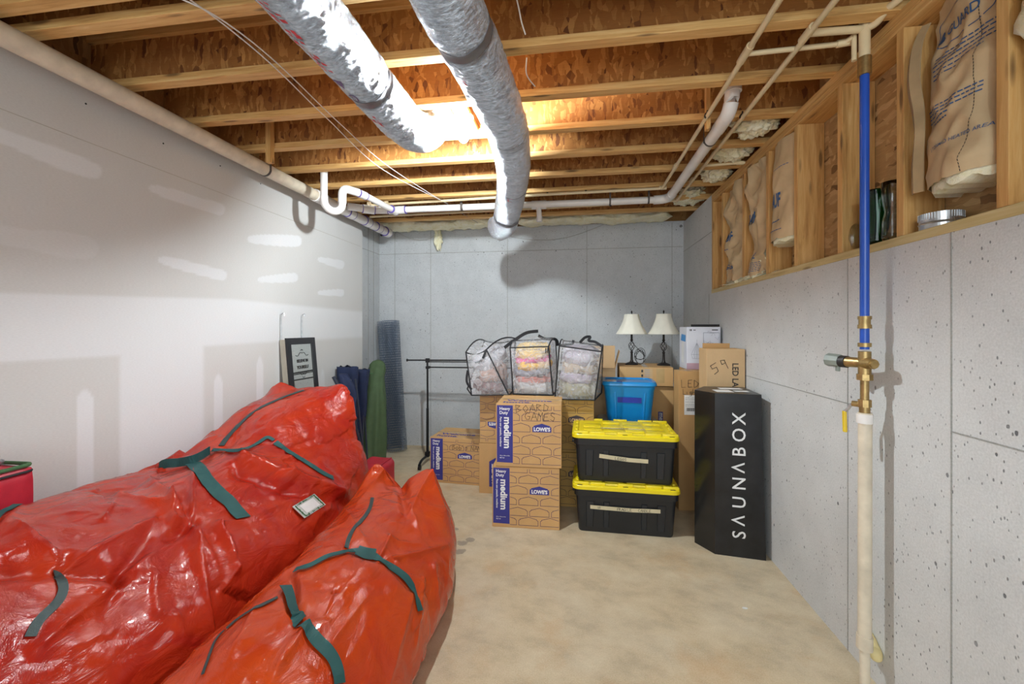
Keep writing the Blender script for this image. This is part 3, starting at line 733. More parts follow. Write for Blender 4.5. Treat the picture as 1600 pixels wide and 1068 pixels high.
# ------------------------------------------------------------------ ducts
def duct(label, pts, R, seams, name='flexible_duct', grp='foil ducts overhead', seed=0, marks=None):
    P = spline(pts, 26); t = thing(name, P[0], label, 'duct', grp)
    n = 64; L = [0]
    for i in range(1, len(P)): L.append(L[-1] + (P[i] - P[i - 1]).length)
    up = Vector((0, 0, 1)); rings = []; frames = []
    for i, p in enumerate(P):
        tg = (P[min(i + 1, len(P) - 1)] - P[max(i - 1, 0)]).normalized(); a = tg.cross(up)
        if a.length < 1e-3: a = Vector((1, 0, 0))
        a.normalize(); b_ = a.cross(tg).normalized(); up = b_; frames.append((p, a, b_, tg))
    def rad(s_, th):
        q = R[0] + (R[1] - R[0]) * s_ / L[-1]
        for (c, w_, d) in seams:
            q -= d * exp(-((s_ - c) / w_) ** 2)
        pp = Vector((cos(th) * 2.0, sin(th) * 2.0, s_ * 9 + seed))
        q += 0.005 * noise.noise(pp * 1.2) + 0.0045 * abs(noise.noise(Vector((cos(th) * 7, sin(th) * 7, s_ * 20 + th * 2))))
        q += 0.0022 * noise.noise(Vector((cos(th) * 3, sin(th) * 3, s_ * 70)))
        if sin(th) > 0.2: q -= 0.004 * (sin(th) - .2)
        return q
    # denser rings along the length
    D = []
    tot = len(P) - 1; m = tot * 3
    for k in range(m + 1):
        f = k / 3; i = min(int(f), tot - 1); e = f - i
        D.append((i, e))
    for (i, e) in D:
        p = frames[i][0].lerp(frames[i + 1][0], e); a = frames[i][1].lerp(frames[i + 1][1], e).normalized(); b_ = frames[i][2].lerp(frames[i + 1][2], e).normalized()
        Lk = L[i] + (L[i + 1] - L[i]) * e
        rings.append([p + (a * cos(2 * pi * j / n) + b_ * sin(2 * pi * j / n)) * rad(Lk, 2 * pi * j / n) for j in range(n)])
    jk = MB().loft(rings, M['foil'])
    def at(s_, th, off=0.003):
        i = min(range(len(L)), key=lambda k: abs(L[k] - s_)); i = max(0, min(i, len(L) - 2))
        if L[i] > s_ and i > 0: i -= 1
        e = (s_ - L[i]) / max(1e-6, L[i + 1] - L[i]); p = frames[i][0].lerp(frames[i + 1][0], e)
        a = frames[i][1].lerp(frames[i + 1][1], e).normalized(); b_ = frames[i][2].lerp(frames[i + 1][2], e).normalized()
        return p + (a * cos(th) + b_ * sin(th)) * (rad(s_, th) + off)
    for (c, w_, d) in seams:
        if d > 0.003:
            rr = [[at(c + o_, 2 * pi * j / 40, 0.0035) for j in range(40)] for o_ in (-0.022, -0.01, 0.01, 0.022)]
            MB().loft(rr, M['tape_grey'] if d > 0.006 else M['foil'], cap=False).build('tape_band', t, 'full')
    if marks:
        marks(jk, at)
    jk.build('foil_jacket', t, 'full')
    return t
def mark_strip(s0, s1, th, mat, seed, dens=1.0, hgt=0.16):
    def go(mb, at):
        r = random.Random(seed); s_ = s0
        while s_ < s1:
            for row in range(2):
                w_ = r.uniform(0.008, 0.02); t0 = th + row * hgt * 1.2 + r.uniform(-.01, .01); t1 = t0 + hgt * r.uniform(.5, .9)
                if r.random() < dens:
                    sk = 0.008
                    mb.raw([at(s_, t0), at(s_ + w_, t0), at(s_ + w_ + sk, t1), at(s_ + sk, t1)], [(0, 1, 2, 3)], mat)
            s_ += r.uniform(0.018, 0.04)
    return go
def ring_mark(mb, at, sc_, thc, rs, rt, mat, sides=24, wd=0.25):
    for k in range(sides):
        a0, a1 = 2 * pi * k / sides, 2 * pi * (k + 1) / sides
        mb.raw([at(sc_ + rs * q * cos(a), thc + rt * q * sin(a)) for a, q in ((a0, 1), (a1, 1), (a1, 1 - wd), (a0, 1 - wd))], [(0, 1, 2, 3)], mat)
def marks1(mb, at):
    # far side of the tube seen from below: angle ~ 3.6..4.3
    for (a0, a1) in ((1.50, 1.60), (1.63, 1.72), (1.76, 1.86)): mark_strip(a0, a1, 4.25, M['ink_red'], int(a0 * 100), 0.8)(mb, at)
    mark_strip(2.22, 2.30, 4.3, M['ink_red'], 5, 0.8)(mb, at)
    ring_mark(mb, at, 1.96, 4.35, 0.045, 0.22, M['ink_purple'], 3, 0.35); ring_mark(mb, at, 1.96, 4.35, 0.016, 0.09, M['ink_purple'], 12, 0.9)
    ring_mark(mb, at, 2.07, 4.4, 0.03, 0.17, M['ink_purple'], 20, 0.22); ring_mark(mb, at, 2.07, 4.4, 0.013, 0.08, M['ink_purple'], 10, 0.5)
def marks2(mb, at):
    mark_strip(2.00, 2.05, 4.1, M['ink_red'], 3, 0.9)(mb, at); mark_strip(3.55, 3.60, 4.4, M['ink_red'], 8, 0.9)(mb, at)
DZ = 2.655
duct('silver foil duct on the left, bending up between the joists', [(-0.93, -0.3, DZ), (-0.93, 0.5, DZ), (-0.935, 1.2, DZ), (-0.937, 1.75, DZ), (-0.935, 2.05, DZ - .005), (-0.92, 2.28, DZ - .005), (-0.895, 2.42, DZ + 0.03), (-0.872, 2.485, DZ + 0.10), (-0.86, 2.50, DZ + 0.20), (-0.86, 2.50, DZ + 0.30)], (0.115, 0.112), [(2.13, 0.02, 0.008), (1.0, 0.03, 0.003)], seed=1, marks=marks1)
duct('long silver foil duct running to the back wall and sagging at its end', [(-0.44, -0.3, DZ), (-0.44, 0.6, DZ), (-0.435, 1.40, DZ), (-0.40, 1.85, DZ), (-0.38, 2.35, DZ), (-0.42, 2.90, DZ - .01), (-0.50, 3.35, DZ - .035), (-0.585, 3.70, DZ - .10), (-0.65, 3.88, DZ - 0.17), (-0.72, 3.95, DZ - 0.19)], (0.115, 0.118), [(1.87, 0.03, 0.009), (2.72, 0.02, 0.0045), (3.58, 0.02, 0.005), (4.1, 0.03, 0.008)], seed=5, marks=marks2)

# ------------------------------------------------------------------ ceiling lamp
t = thing('ceiling_lamp', (BULB[0], BULB[1], ZJ), 'lit bare bulb in a white porcelain holder between the joists', 'lamp')
MB().box((BULB[0] - 0.045, 2.36, ZJ + 0.021), (BULB[0] + 0.045, 2.70, ZJ + 0.05), M['wood_y'], 0.002).build('mounting_board', t)
MB().lathe([(0.062, 0.0), (0.060, -0.010), (0.05, -0.020), (0.03, -0.026), (0.024, -0.045), (0.0205, -0.055)][::-1], M['porcelain'], 32, Matrix.Translation((BULB[0], BULB[1], ZJ + .02))).build('lamp_holder', t, True)
MB().lathe([(0.0, -0.062), (0.014, -0.058), (0.025, -0.047), (0.031, -0.03), (0.030, -0.010), (0.024, 0.012), (0.016, 0.03), (0.0145, 0.055)], M['bulb'], 24, Matrix.Translation((BULB[0], BULB[1], ZJ - 0.075))).build('bulb', t, True)

# ------------------------------------------------------------------ pipes
def sleeve(mb, p0, p1, r, mat, n=16): mb.tube([p0, p1], r, mat, n)
def coupling(parent, path_pts, r, name='coupling', mat='pvc', ring=None):
    mb = MB(); mb.tube(path_pts, r, M[mat], 18)
    if ring: 
        a = Vector(path_pts[0]); b_ = Vector(path_pts[-1]); d = (b_ - a).normalized()
        for q in (a, b_): mb.tube([q - d * 0.004, q + d * 0.004], r * 1.01, M[ring], 18)
    return mb.build(name, parent, True)
# left drain
PX_, PZ_ = -2.275, 2.70; rr = 0.047
t = thing('drain_pipe', (PX_, 3, PZ_), 'long cream drain pipe running under the joists along the white drywall', 'pipe', 'drain pipes under the joists')
MB().tube([(PX_, YN + 0.05, PZ_), (PX_, 3.52, PZ_)], rr, M['pvc_old'], 28).build('pipe_run', t, True)
coupling(t, [(PX_, 3.46, PZ_), (PX_, 3.62, PZ_)], rr + 0.008, ring=None)
MB().tube([(PX_, 3.6, PZ_), (PX_, 4.95, PZ_ - 0.005)], rr, M['pvc'], 24).build('white_run', t, True)
for y in (4.0, 4.35, 4.62): coupling(t, [(PX_, y, PZ_), (PX_, y + 0.11, PZ_)], rr + 0.007, ring='primer')
coupling(t, [(PX_, 4.86, PZ_ - .004), (PX_, 4.96, PZ_ - .004)], rr + 0.010, 'end_cap', ring='primer')
mb = MB(); ys = at_x(414, 250, PX_).y
for k in range(26):
    a = -0.2 - (pi * 1.05) * k / 25
    q0 = Vector((PX_ + cos(a) * (rr + .002), ys, PZ_ + sin(a) * (rr + .002)))
    mb.box((-0.005, -0.009, -0.0012), (0.005, 0.009, 0.0012), M['strapmetal'], 0, Matrix.Translation(q0) @ Matrix.Rotation(-a - pi / 2, 4, 'Y'))
mb.box((PX_ + rr - 0.001, ys - 0.009, PZ_ - 0.01), (PX_ + rr + 0.002, ys + 0.009, ZJ + 0.05), M['strapmetal'])
mb.build('hanger_strap', t)
# p-trap and its arm
r2 = 0.030
t = thing('trap_pipe', (-2.01, 3.17, 2.6), 'white plumbing trap dipping below the joists beside the drywall', 'pipe')
A = Vector((-2.02, 3.20, 0)); Bq = Vector((-1.93, 3.32, 0))
pts = [(A.x, A.y, 2.85), (A.x, A.y, 2.60)]
for k in range(13):
    a = pi + pi * k / 12; c = (A + Bq) / 2; h = (Bq - A) / 2
    pts.append((c.x + h.x * -cos(a - pi), c.y + h.y * -cos(a - pi), 2.565 + 0.075 * sin(a)))
pts += [(Bq.x, Bq.y, 2.60)]
MB().tube([(A.x, A.y, 2.85), (A.x, A.y, 2.56)], r2 * 0.92, M['pvc'], 18).build('tail_piece', t, True)
MB().tube([Vector(p) for p in pts[1:]], r2, M['pvc'], 18).build('trap_bend', t, True)
e1 = Vector((-1.92, 3.36, 2.685)); e2 = Vector((-1.855, 3.55, 2.695)); e3 = Vector((-1.80, 3.72, 2.69)); e4 = Vector((-1.80, 4.02, 2.70))
MB().tube(rounded([(Bq.x, Bq.y, 2.57), (Bq.x, Bq.y, 2.70), (-1.86, 3.46, 2.70)], 0.06), r2 * 1.12, M['pvc'], 18).build('elbow', t, True)
MB().tube([(-1.88, 3.42, 2.70), (-1.84, 3.55, 2.70), (-1.79, 4.05, 2.70)], r2 * 0.95, M['pvc'], 18).build('trap_arm', t, True)
coupling(t, [(-1.865, 3.47, 2.70), (-1.845, 3.56, 2.70)], r2 * 1.18, 'coupling', ring='primer')
coupling(t, [(-1.795, 3.98, 2.70), (-1.79, 4.08, 2.70)], r2 * 1.3, 'hub', ring='primer')
# cross run along the back + right branch
Yc = 4.07; Zc = 2.705
t = thing('cross_drain_pipe', (-0.5, Yc, Zc), 'white drain pipe crossing below the joists near the back wall, turning up at the right', 'pipe', 'drain pipes under the joists')
MB().tube([(-1.76, Yc, Zc + .01), (0.78, Yc, Zc)], 0.031, M['pvc'], 20).build('pipe_run', t, True)
coupling(t, [(-1.86, Yc, Zc + .01), (-1.68, Yc, Zc + .01)], 0.042, 'tee', ring='primer')
MB().tube([(-1.84, Yc, Zc + 0.01), (-1.98, Yc - 0.04, Zc + .005), (-2.18, Yc - 0.22, Zc)], 0.036, M['pvc'], 18).build('branch_pipe', t, True)
coupling(t, [(-1.99, Yc - 0.05, Zc + .004), (-2.08, Yc - 0.12, Zc + .002)], 0.043, 'coupling', ring='primer')
pL = at_y(842, 325, Yc)
mb = MB(); mb.tube([(pL.x - 0.07, Yc, Zc), (pL.x + 0.07, Yc, Zc)], 0.040, M['pvc'], 18)
mb.tube(rounded([(pL.x - 0.03, Yc, Zc), (pL.x + 0.0, Yc, Zc - 0.03), (pL.x + 0.005, Yc, Zc - 0.15)], 0.03), 0.024, M['pvc'], 16); mb.build('tee_drop', t, True)
coupling(t, [(pL.x + .005, Yc, Zc - 0.11), (pL.x + .005, Yc, Zc - 0.16)], 0.028, 'drop_coupling')
mb = MB()
XB = 0.855
mb.tube(rounded([(0.72, Yc, Zc), (XB, Yc, Zc + 0.005), (XB, Yc - 0.14, Zc + 0.008)], 0.09), 0.040, M['pvc'], 20); mb.build('elbow', t, True)
MB().tube([(XB, Yc - 0.08, Zc + 0.006), (XB, 2.66, Zc + 0.015)], 0.035, M['pvc'], 22).build('branch_run', t, True)
MB().tube(rounded([(XB, 2.72, Zc + 0.015), (XB, 2.52, Zc + 0.02), (XB + 0.01, 2.50, ZJ + 0.06), (XB + 0.01, 2.50, ZJ + 0.2)], 0.07), 0.039, M['pvc'], 22).build('riser_elbow', t, True)
coupling(t, [(XB + 0.01, 2.50, ZJ + 0.045), (XB + 0.01, 2.50, ZJ + 0.10)], 0.044, 'hub')
for px in (953, 1013):
    p = at_y(px, 320, Yc); mb = MB()
    mb.tube([(p.x - 0.008, Yc, Zc), (p.x + 0.008, Yc, Zc)], 0.0335, M['strapmetal'], 20); mb.box((p.x - .008, Yc - .0345, Zc), (p.x + .008, Yc - .0325, ZJ + .01), M['strapmetal']); mb.build('hanger_strap', t, True)
p = at_y(722, 330, Yc); mb = MB(); mb.tube([(p.x - 0.012, Yc, Zc + .006), (p.x + 0.012, Yc, Zc + .006)], 0.0335, M['strapmetal'], 20); mb.box((p.x - .012, Yc - .0345, Zc), (p.x + .012, Yc - .0325, ZJ + .01), M['strapmetal']); mb.build('hanger_strap', t, True)
mb = MB(); mb.tube([(XB, 2.86, Zc + .014), (XB, 2.875, Zc + .014)], 0.0385, M['strapmetal'], 20); mb.box((XB - .04, 2.86, Zc), (XB - .0375, 2.875, ZJ + .14), M['strapmetal']); mb.build('hanger_strap', t, True)
o = MB().box((XB - 0.085, 2.655, 2.70), (XB - 0.060, 2.694, ZJ + 0.24), M['wood_z'], 0.002).build('joist_blocking'); tag(o, 'thin upright wood block between joists beside the white drain elbow', 'wood block')
# cpvc supply lines
rc = 0.0125
def cpvc(name, label, pts, fits, ties=(), rad=rc, rr_=0.03):
    t = thing(name, pts[0], label, 'pipe', 'cream water lines')
    MB().tube(rounded(pts, rr_, 4), rad, M['cpvc'], 12).build('pipe_run', t, True)
    for f in fits:
        mb = MB(); mb.tube([Vector(q) for q in f], rad * 1.42, M['cpvc'], 14); mb.build('fitting', t, True)
    for q, d in ties:
        q = Vector(q); d = Vector(d) * 0.009
        MB().tube([q - d, q + d], rad * 1.3, M['black_metal'], 12).box((q.x - .003, q.y - .005, q.z), (q.x + .003, q.y + .005, ZJ + 0.012), M['black_metal']).build('clip', t, True)
    return t
Z1 = 2.763
Yk = 4.07
yb1 = at_z(1035, 295, Z1 - 0.01).y
cpvc('water_line', 'cream water line, left one of the two running under the joists on the right', [(0.765, YN + .1, Z1), (0.765, yb1, Z1 - 0.005), (-0.2, yb1 + 0.02, Z1 - 0.005), (-2.2, yb1 + 0.1, Z1 - 0.01)],
     [((0.765, 2.0, Z1), (0.765, 2.12, Z1)), ((0.765, 3.38, Z1), (0.765, 3.46, Z1)), ((0.80, yb1, Z1), (0.74, yb1, Z1))] + [((x, yb1 + 0.05, Z1 - .005), (x - 0.03, yb1 + 0.05, Z1 - .005)) for x in (-2.0, -1.82)],
     [((0.765, 1.63, Z1), (0, 1, 0)), ((0.765, 2.62, Z1), (0, 1, 0)), ((0.1, yb1 + .02, Z1), (1, 0, 0)), ((-0.25, yb1 + .03, Z1), (1, 0, 0))])
cpvc('water_line', 'cream water line, right one of the two running under the joists on the right', [(0.972, YN + .1, Z1), (0.972, 4.28, Z1 - 0.01), (0.2, 4.30, Z1 - 0.02), (-2.2, 4.34, Z1 - 0.03)],
     [((0.972, 1.91, Z1), (0.972, 2.0, Z1)), ((0.972, 4.24, Z1 - .01), (0.972, 4.30, Z1 - .01)), ((0.972, 3.72, Z1), (0.972, 3.78, Z1))],
     [((0.972, 2.66, Z1), (0, 1, 0)), ((0.35, 4.30, Z1 - .02), (1, 0, 0))])
yq = at_z(1158, 85, Z1).y
XP, YPp = 1.2, 1.975
cpvc('water_branch', 'short cream branch line crossing from the left water line to the blue riser', [(0.765, 2.06, Z1), (0.765, 2.06, Z1 + 0.0), (1.15, 2.04, Z1 - 0.004), (1.165, 2.03, Z1 - 0.004), (1.175, 2.0, Z1 + 0.0)][1:], [((1.13, 2.04, Z1 - .004), (1.185, 2.03, Z1 - .004))], rad=0.011)
cpvc('water_branch', 'short cream branch pair near the plate by the fibreglass tufts', [(0.985, 3.42, Z1 - .002), (1.26, 3.40, Z1 - .002)], [((1.20, 3.402, Z1 - .002), (1.25, 3.40, Z1 - .002))], rad=0.010)
# main riser: cream fittings, blue pipe, brass valve, cream sleeve
t = thing('water_riser', (XP, YPp, 0), 'blue water riser with brass valve and cream lower sleeve on the right concrete wall', 'pipe')
mb = MB(); mb.tube([(XP, YPp, 2.60), (XP, YPp, 2.80)], 0.020, M['cpvc'], 18)
mb.tube([(0.985, 1.955, Z1 + .002), (XP, YPp, Z1 + 0.010)], 0.0155, M['cpvc'], 14)
mb.tube(rounded([(XP, YPp, Z1 + 0.010), (1.226, 1.95, Z1 + .010), (1.236, 1.90, Z1 + 0.035), (1.254, 1.85, Z1 + 0.04), (1.258, 1.83, Z1 + 0.15)], 0.015), 0.0145, M['cpvc'], 12)
mb.tube([(XP - 0.022, YPp + 0.03, 2.66), (XP - 0.022, YPp + 0.03, 2.77)], 0.010, M['cpvc'], 10)
mb.build('cream_manifold', t, True)
zt = at_x(1349, 103, XP).z
MB().tube([(XP, YPp, zt - 0.045), (XP, YPp, zt + 0.03)], 0.024, M['brass'], 20).build('top_fitting', t, True)
def zz(py): return at_x(1343, py, XP).z
MB().tube([(XP, YPp, zz(545)), (XP, YPp, zt - 0.01)], 0.0165, M['pex'], 22).build('blue_pipe', t, True)
mb = MB()
for a, b_, r in ((494, 499, .024), (499, 507, .0205), (507, 513, .024), (535, 541, .0235), (548, 566, .022)):
    mb.tube([(XP, YPp, zz(b_)), (XP, YPp, zz(a))], r, M['brass'], 20)
    if b_ in (513, 541, 566): mb.build('brass_coupling', t, True); mb = MB()
mb = MB(); zc = zz(566)
mb.tube([(XP, YPp, zz(592)), (XP, YPp, zz(548))], 0.0225, M['brass'], 20); mb.tube([(XP, YPp, zc), (XP, YPp - 0.055, zc - 0.0)], [0.026, 0.020], M['brass'], 18)
mb.tube([(XP, YPp - 0.045, zc), (XP, YPp - 0.062, zc)], 0.017, M['brass'], 8); mb.tube([(XP, YPp, zz(592)), (XP, YPp, zz(583))], 0.029, M['brass'], 8)
mb.tube([(XP, YPp, zc), (XP - 0.030, YPp + 0.070, zc)], [0.020, 0.023], M['brass'], 18); mb.build('pressure_valve', t, True)
MB().tube([(XP - 0.028, YPp + 0.065, zc), (XP - 0.038, YPp + 0.092, zc)], 0.026, M['marker'], 18).build('black_collar', t, True)
MB().tube([(XP - 0.038, YPp + 0.092, zc + .002), (XP - 0.060, YPp + 0.145, zc + .004)], [0.028, 0.030], M['valve_grey'], 8).box((XP - 0.050, YPp + .095, zc - 0.045), (XP - 0.037, YPp + .115, zc - 0.018), M['valve_grey'], .003).build('grey_cap', t)
MB().tube([(XP, YPp, zz(625)), (XP, YPp, zz(590))], 0.0155, M['brass'], 16).build('brass_nipple', t, True)
mb = MB(); mb.tube([(XP, YPp, zz(633)), (XP, YPp, zz(622))], 0.024, M['brass'], 8); mb.tube([(XP, YPp, zz(645)), (XP, YPp, zz(632))], 0.019, M['brass'], 16)
mb.tube([(XP, YPp, zz(630)), (XP - 0.03, YPp + 0.03, zz(630))], 0.012, M['brass'], 12); bvl = mb.build('ball_valve', t, True)
q = Vector((XP - 0.030, YPp + 0.035, zz(631)))
MB().tube([q, q + Vector((-.005, .008, -0.02)), q + Vector((-0.014, .022, -0.038))], 0.006, M['steel'], 8).build('lever_shank', bvl, True)
MB().box((-0.006, -0.009, -0.092), (0.006, 0.009, 0), M['yellow_handle'], 0.004, Matrix.Translation(q + Vector((-0.014, .023, -0.034))) @ Matrix.Rotation(radians(-3), 4, 'X')).build('yellow_lever', bvl)['label'] = 'yellow lever handle'
zb = zz(1000)
MB().tube([(XP, YPp, zb), (XP + .002, YPp, zz(642))], 0.0240, M['pvc_old'], 24).build('lower_sleeve', t, True)
MB().tube([(XP, YPp, zz(658)), (XP, YPp, zz(644))], 0.0285, M['pvc'], 24).build('upper_collar', t, True)
MB().tube([(XP, YPp, zb - 0.01), (XP, YPp, zb + 0.045)], 0.0285, M['pvc_old'], 24).build('lower_collar', t, True)
MB().tube([(XP, YPp, zb + 0.01), (XP + 0.002, YPp, 0.0)], 0.018, M['pvc_old'], 16).build('lower_stub', t, True)
bm_ = MB(); bm_.tube(spline([at_x(1353, 983, XR - .02), at_x(1356, 995, XR - .025), at_x(1360, 1008, XR - .028), at_x(1367, 1020, XR - .026), at_x(1371, 1031, XR - .02)], 6), [0.010 + 0.020 * sin(pi * min(1, (i + 1) / 26)) ** .7 for i in range(25)], M['foam'], 14)
o = bm_.build('spray_foam', None, True); tag(o, 'yellow blob of expanding foam stuck to the wall behind the white sleeve', 'foam')

# loose cables
def cable(name, label, pts, r, mat, n=8):
    return tag(MB().tube(spline(pts, n), r, M[mat], 6).build(name, None, True), label, 'cable', 'loose cables overhead')
def cz(px, py, z): return at_z(px, py, z)
zs = 2.755
cable('cable', 'white cable stretched diagonally under the joists, upper of the pair', [cz(278, -4, zs), cz(345, 30, zs), cz(430, 96, zs - .01), cz(530, 192, zs - .01), cz(610, 262, zs), cz(704, 322, zs)], 0.003, 'wire')
cable('cable', 'white cable stretched diagonally under the joists, lower of the pair', [cz(292, -4, zs), cz(352, 40, zs), cz(428, 104, zs - .015), cz(510, 184, zs - .03), cz(600, 266, zs - .02), cz(700, 318, zs)], 0.003, 'wire')
pts = [at_y(px, py, 5.25) for px, py in ((600, 350), (640, 372), (672, 372), (700, 348), (735, 340))]
cable('wire', 'thin grey wire looping at the top left of the back wall', pts, 0.0022, 'thin_wire')
pts = [cz(704, 322, zs)] + [at_y(px, py, y) for px, py, y in ((745, 347, 5.0), (785, 366, 5.24), (830, 374, 5.26), (880, 372, 5.26), (935, 354, 5.26), (965, 338, 5.22))]
cable('wire', 'thin grey wire sagging across the top of the back wall', pts, 0.0022, 'thin_wire')
cable('cable', 'short white cable end dangling beside the duct near the frame top', [cz(805, -12, 2.80), cz(811, 15, 2.79), cz(815, 35, 2.77), cz(821, 54, 2.745)], 0.003, 'wire')
cable('cable', 'short white cable end dangling right of the duct below a joist', [cz(823, 90, 2.79), cz(822, 112, 2.74), cz(827, 124, 2.73), cz(836, 135, 2.73)], 0.003, 'wire')
for nm, px, py, lb in (('wall_tie', 596, 367, 'small rusty form tie in the back wall, far left'), ('wall_tie', 1064, 353, 'small rusty form tie in the back wall, far right')):
    p = at_y(px, py, YB - 0.004); o = MB().lathe([(0.015, -0.004), (0.015, 0.004), (0.006, 0.004), (0.006, -0.004)], M['strapmetal'], 14, frame(p, (1, 0, 0), (0, 0, 1))).build(nm); tag(o, lb, 'form tie')

# ------------------------------------------------------------------ things on the sill
SZ = ZC + 0.036
def on_sill(px, x): 
    d = ray(px, 400); return Vector((x, x / d.x * d.y, SZ))
p = on_sill(1370, XR + 0.05)
t = MB().lathe([(0.0, 0.004), (0.030, 0.0), (0.034, 0.02), (0.040, 0.06), (0.043, 0.12), (0.046, 0.19), (0.054, 0.235), (0.057, 0.243), (0.053, 0.243), (0.043, 0.19), (0.039, 0.12), (0.036, 0.06), (0.029, 0.012), (0, 0.010)], M['gglass'], 56, Matrix.Translation(p), True, lambda th, z: 1 + 0.05 * noise.noise(Vector((cos(th) * 5, sin(th) * 5, z * 60)))).build('glass_vase', None, 'full')
tag(t, 'green pebbled glass vase on the sill behind the blue pipe', 'vase')
p = on_sill(1331, XR + 0.06)
t = MB().lathe([(0, 0.003), (0.026, 0), (0.036, 0.02), (0.046, 0.07), (0.040, 0.12), (0.022, 0.16), (0.030, 0.195), (0.028, 0.195), (0.020, 0.16), (0.037, 0.12), (0.043, 0.07), (0.033, 0.022), (0, 0.008)], M['cglass'], 32, Matrix.Translation(p)).build('glass_vase', None, 'full')
tag(t, 'clear round-bellied glass vase on the sill left of the green one', 'vase')
p = on_sill(1394, XR + 0.045)
t = MB().lathe([(0, 0.003), (0.030, 0), (0.036, 0.02), (0.034, 0.09), (0.026, 0.125), (0.036, 0.19), (0.039, 0.25), (0.036, 0.25), (0.032, 0.19), (0.022, 0.125), (0.030, 0.09), (0.032, 0.022), (0, 0.01)], M['cglass'], 32, Matrix.Translation(p)).build('glass_vase', None, 'full')
tag(t, 'tall clear waisted glass vase on the sill right of the green one', 'vase')
p = on_sill(1470, XR + 0.062)
mb = MB(); mb.lathe([(0.060, 0), (0.060, 0.018), (0.063, 0.022), (0.060, 0.026), (0.060, 0.058), (0.058, 0.058), (0.058, 0)], M['steel'], 48, Matrix.Translation(p), False)
for k in range(48):
    a = 2 * pi * k / 48; mb.box((0.0595, -0.001, 0.036), (0.0625, 0.001, 0.058), M['steel'], 0, Matrix.Translation(p) @ Matrix.Rotation(a, 4, 'Z'))
tag(mb.build('duct_collar'), 'round galvanised duct collar lying on the sill below the big batt', 'duct collar')

# ------------------------------------------------------------------ printed moving boxes
HOUSE = [(0, 0), (1, 0), (1, .58), (.93, .64), (.93, .74), (.88, .76), (.5, 1.0), (.12, .76), (.07, .74), (.07, .64), (0, .58), (0, 0)]
def clip_seg(p, q, x0, x1, z0, z1):
    t0, t1 = 0.0, 1.0; dx, dz = q[0] - p[0], q[1] - p[1]
    for pp, qq in ((-dx, p[0] - x0), (dx, x1 - p[0]), (-dz, p[1] - z0), (dz, z1 - p[1])):
        if abs(pp) < 1e-12:
            if qq < 0: return None
        else:
            r = qq / pp
            if pp < 0: t0 = max(t0, r)
            else: t1 = min(t1, r)
    if t0 >= t1: return None
    return (p[0] + dx * t0, p[1] + dz * t0), (p[0] + dx * t1, p[1] + dz * t1)
def houses(mb, X, w, h, ink, logo_ink, x0=0.27, flip=False, logo=True, lw=0.0032, xl=0.985):
    """pattern of gabled outlines in the face plane (X maps (x, z, 0))"""
    hw, ph, pw, hh = 0.285 * w, 0.178 * h, 0.32 * w, 0.138 * h
    def em(p, q):
        c = clip_seg(p, q, x0 * w, xl * w, 0.045 * h, 0.965 * h)
        if not c: return
        a, b_ = Vector((*c[0], 0)), Vector((*c[1], 0)); d = b_ - a
        if d.length < 1e-5: return
        n = Vector((-d.y, d.x, 0)).normalized() * lw / 2; e = d.normalized() * lw / 2
        P = [a - n - e, b_ - n + e, b_ + n + e, a + n - e]
        if flip: P = [Vector((w - p.x, h - p.y, 0)) for p in P]
        mb.raw(P, [(0, 1, 2, 3)], ink, X)
    rows = [(0.91, 0.562), (0.737, 0.40), (0.56, 0.562), (0.382, 0.40), (0.204, 0.562), (0.05, 0.40)]
    for ri, (bz, ox) in enumerate(rows):
        for k in range(-3, 3):
            hx = ox * w + k * pw; hz = bz * h
            if logo and ri == 2 and k == 0:
                P = [Vector((hx + a * hw, hz + b_ * hh, 0)) for a, b_ in HOUSE[:-1]]
                if flip: P = [Vector((w - p.x, h - p.y, 0)) for p in P]
                mb.raw(P, [tuple(range(len(P)))], logo_ink, X)
                vs, fs = text_geo("LOWE'S", hh * 0.58, 0.0016, 0.93, 'CENTER')
                Q = [Vector((hx + hw * .5 + v[0], hz + hh * .14 + v[1], 0.0005)) for v in vs]
                if flip: Q = [Vector((w - p.x, h - p.y, 0.0005)) for p in Q]
                mb.raw(Q, fs, M['white_ink'] if logo_ink == M['navy_ink'] else M['card_l'], X)
                continue
            for a, b_ in zip(HOUSE[:-1], HOUSE[1:]):
                em((hx + a[0] * hw, hz + a[1] * hh), (hx + b_[0] * hw, hz + b_[1] * hh))
def front_label(mb, X, w, h):
    mb.raw([(0.008, 0.065 * h, 0), (.262 * w, 0.06 * h, 0), (.262 * w, .975 * h, 0), (0.008, .975 * h, 0)], [(0, 1, 2, 3)], M['navy_ink'], X)
    W = M['white_ink']; Y = lambda m: X @ Matrix.Translation((0, 0, 0.0006)) @ m
    mb.text('Heavy', 0.068 * h, W, Y(Matrix.Translation((0.055 * w, 0.90 * h, 0))), 0.0008)
    mb.text('Duty', 0.068 * h, W, Y(Matrix.Translation((0.055 * w, 0.835 * h, 0))), 0.0008)
    R = Matrix.Rotation(-pi / 2, 4, 'Z')
    mb.text('medium', 0.155 * h, W, Y(Matrix.Translation((0.130 * w, 0.79 * h, 0)) @ R), 0.0024, 1.0)
    mb.text('Para uso pesado, mediano', 0.046 * h, W, Y(Matrix.Translation((0.062 * w, 0.79 * h, 0)) @ R), 0.0004, 0.98)
    mb.text('18 in x 18 in x 16 in', 0.020 * h, W, Y(Matrix.Translation((0.06 * w, 0.165 * h, 0))), 0.0002)
    mb.text('45,7 cm', 0.024 * h, W, Y(Matrix.Translation((0.06 * w, 0.13 * h, 0))), 0.0003)
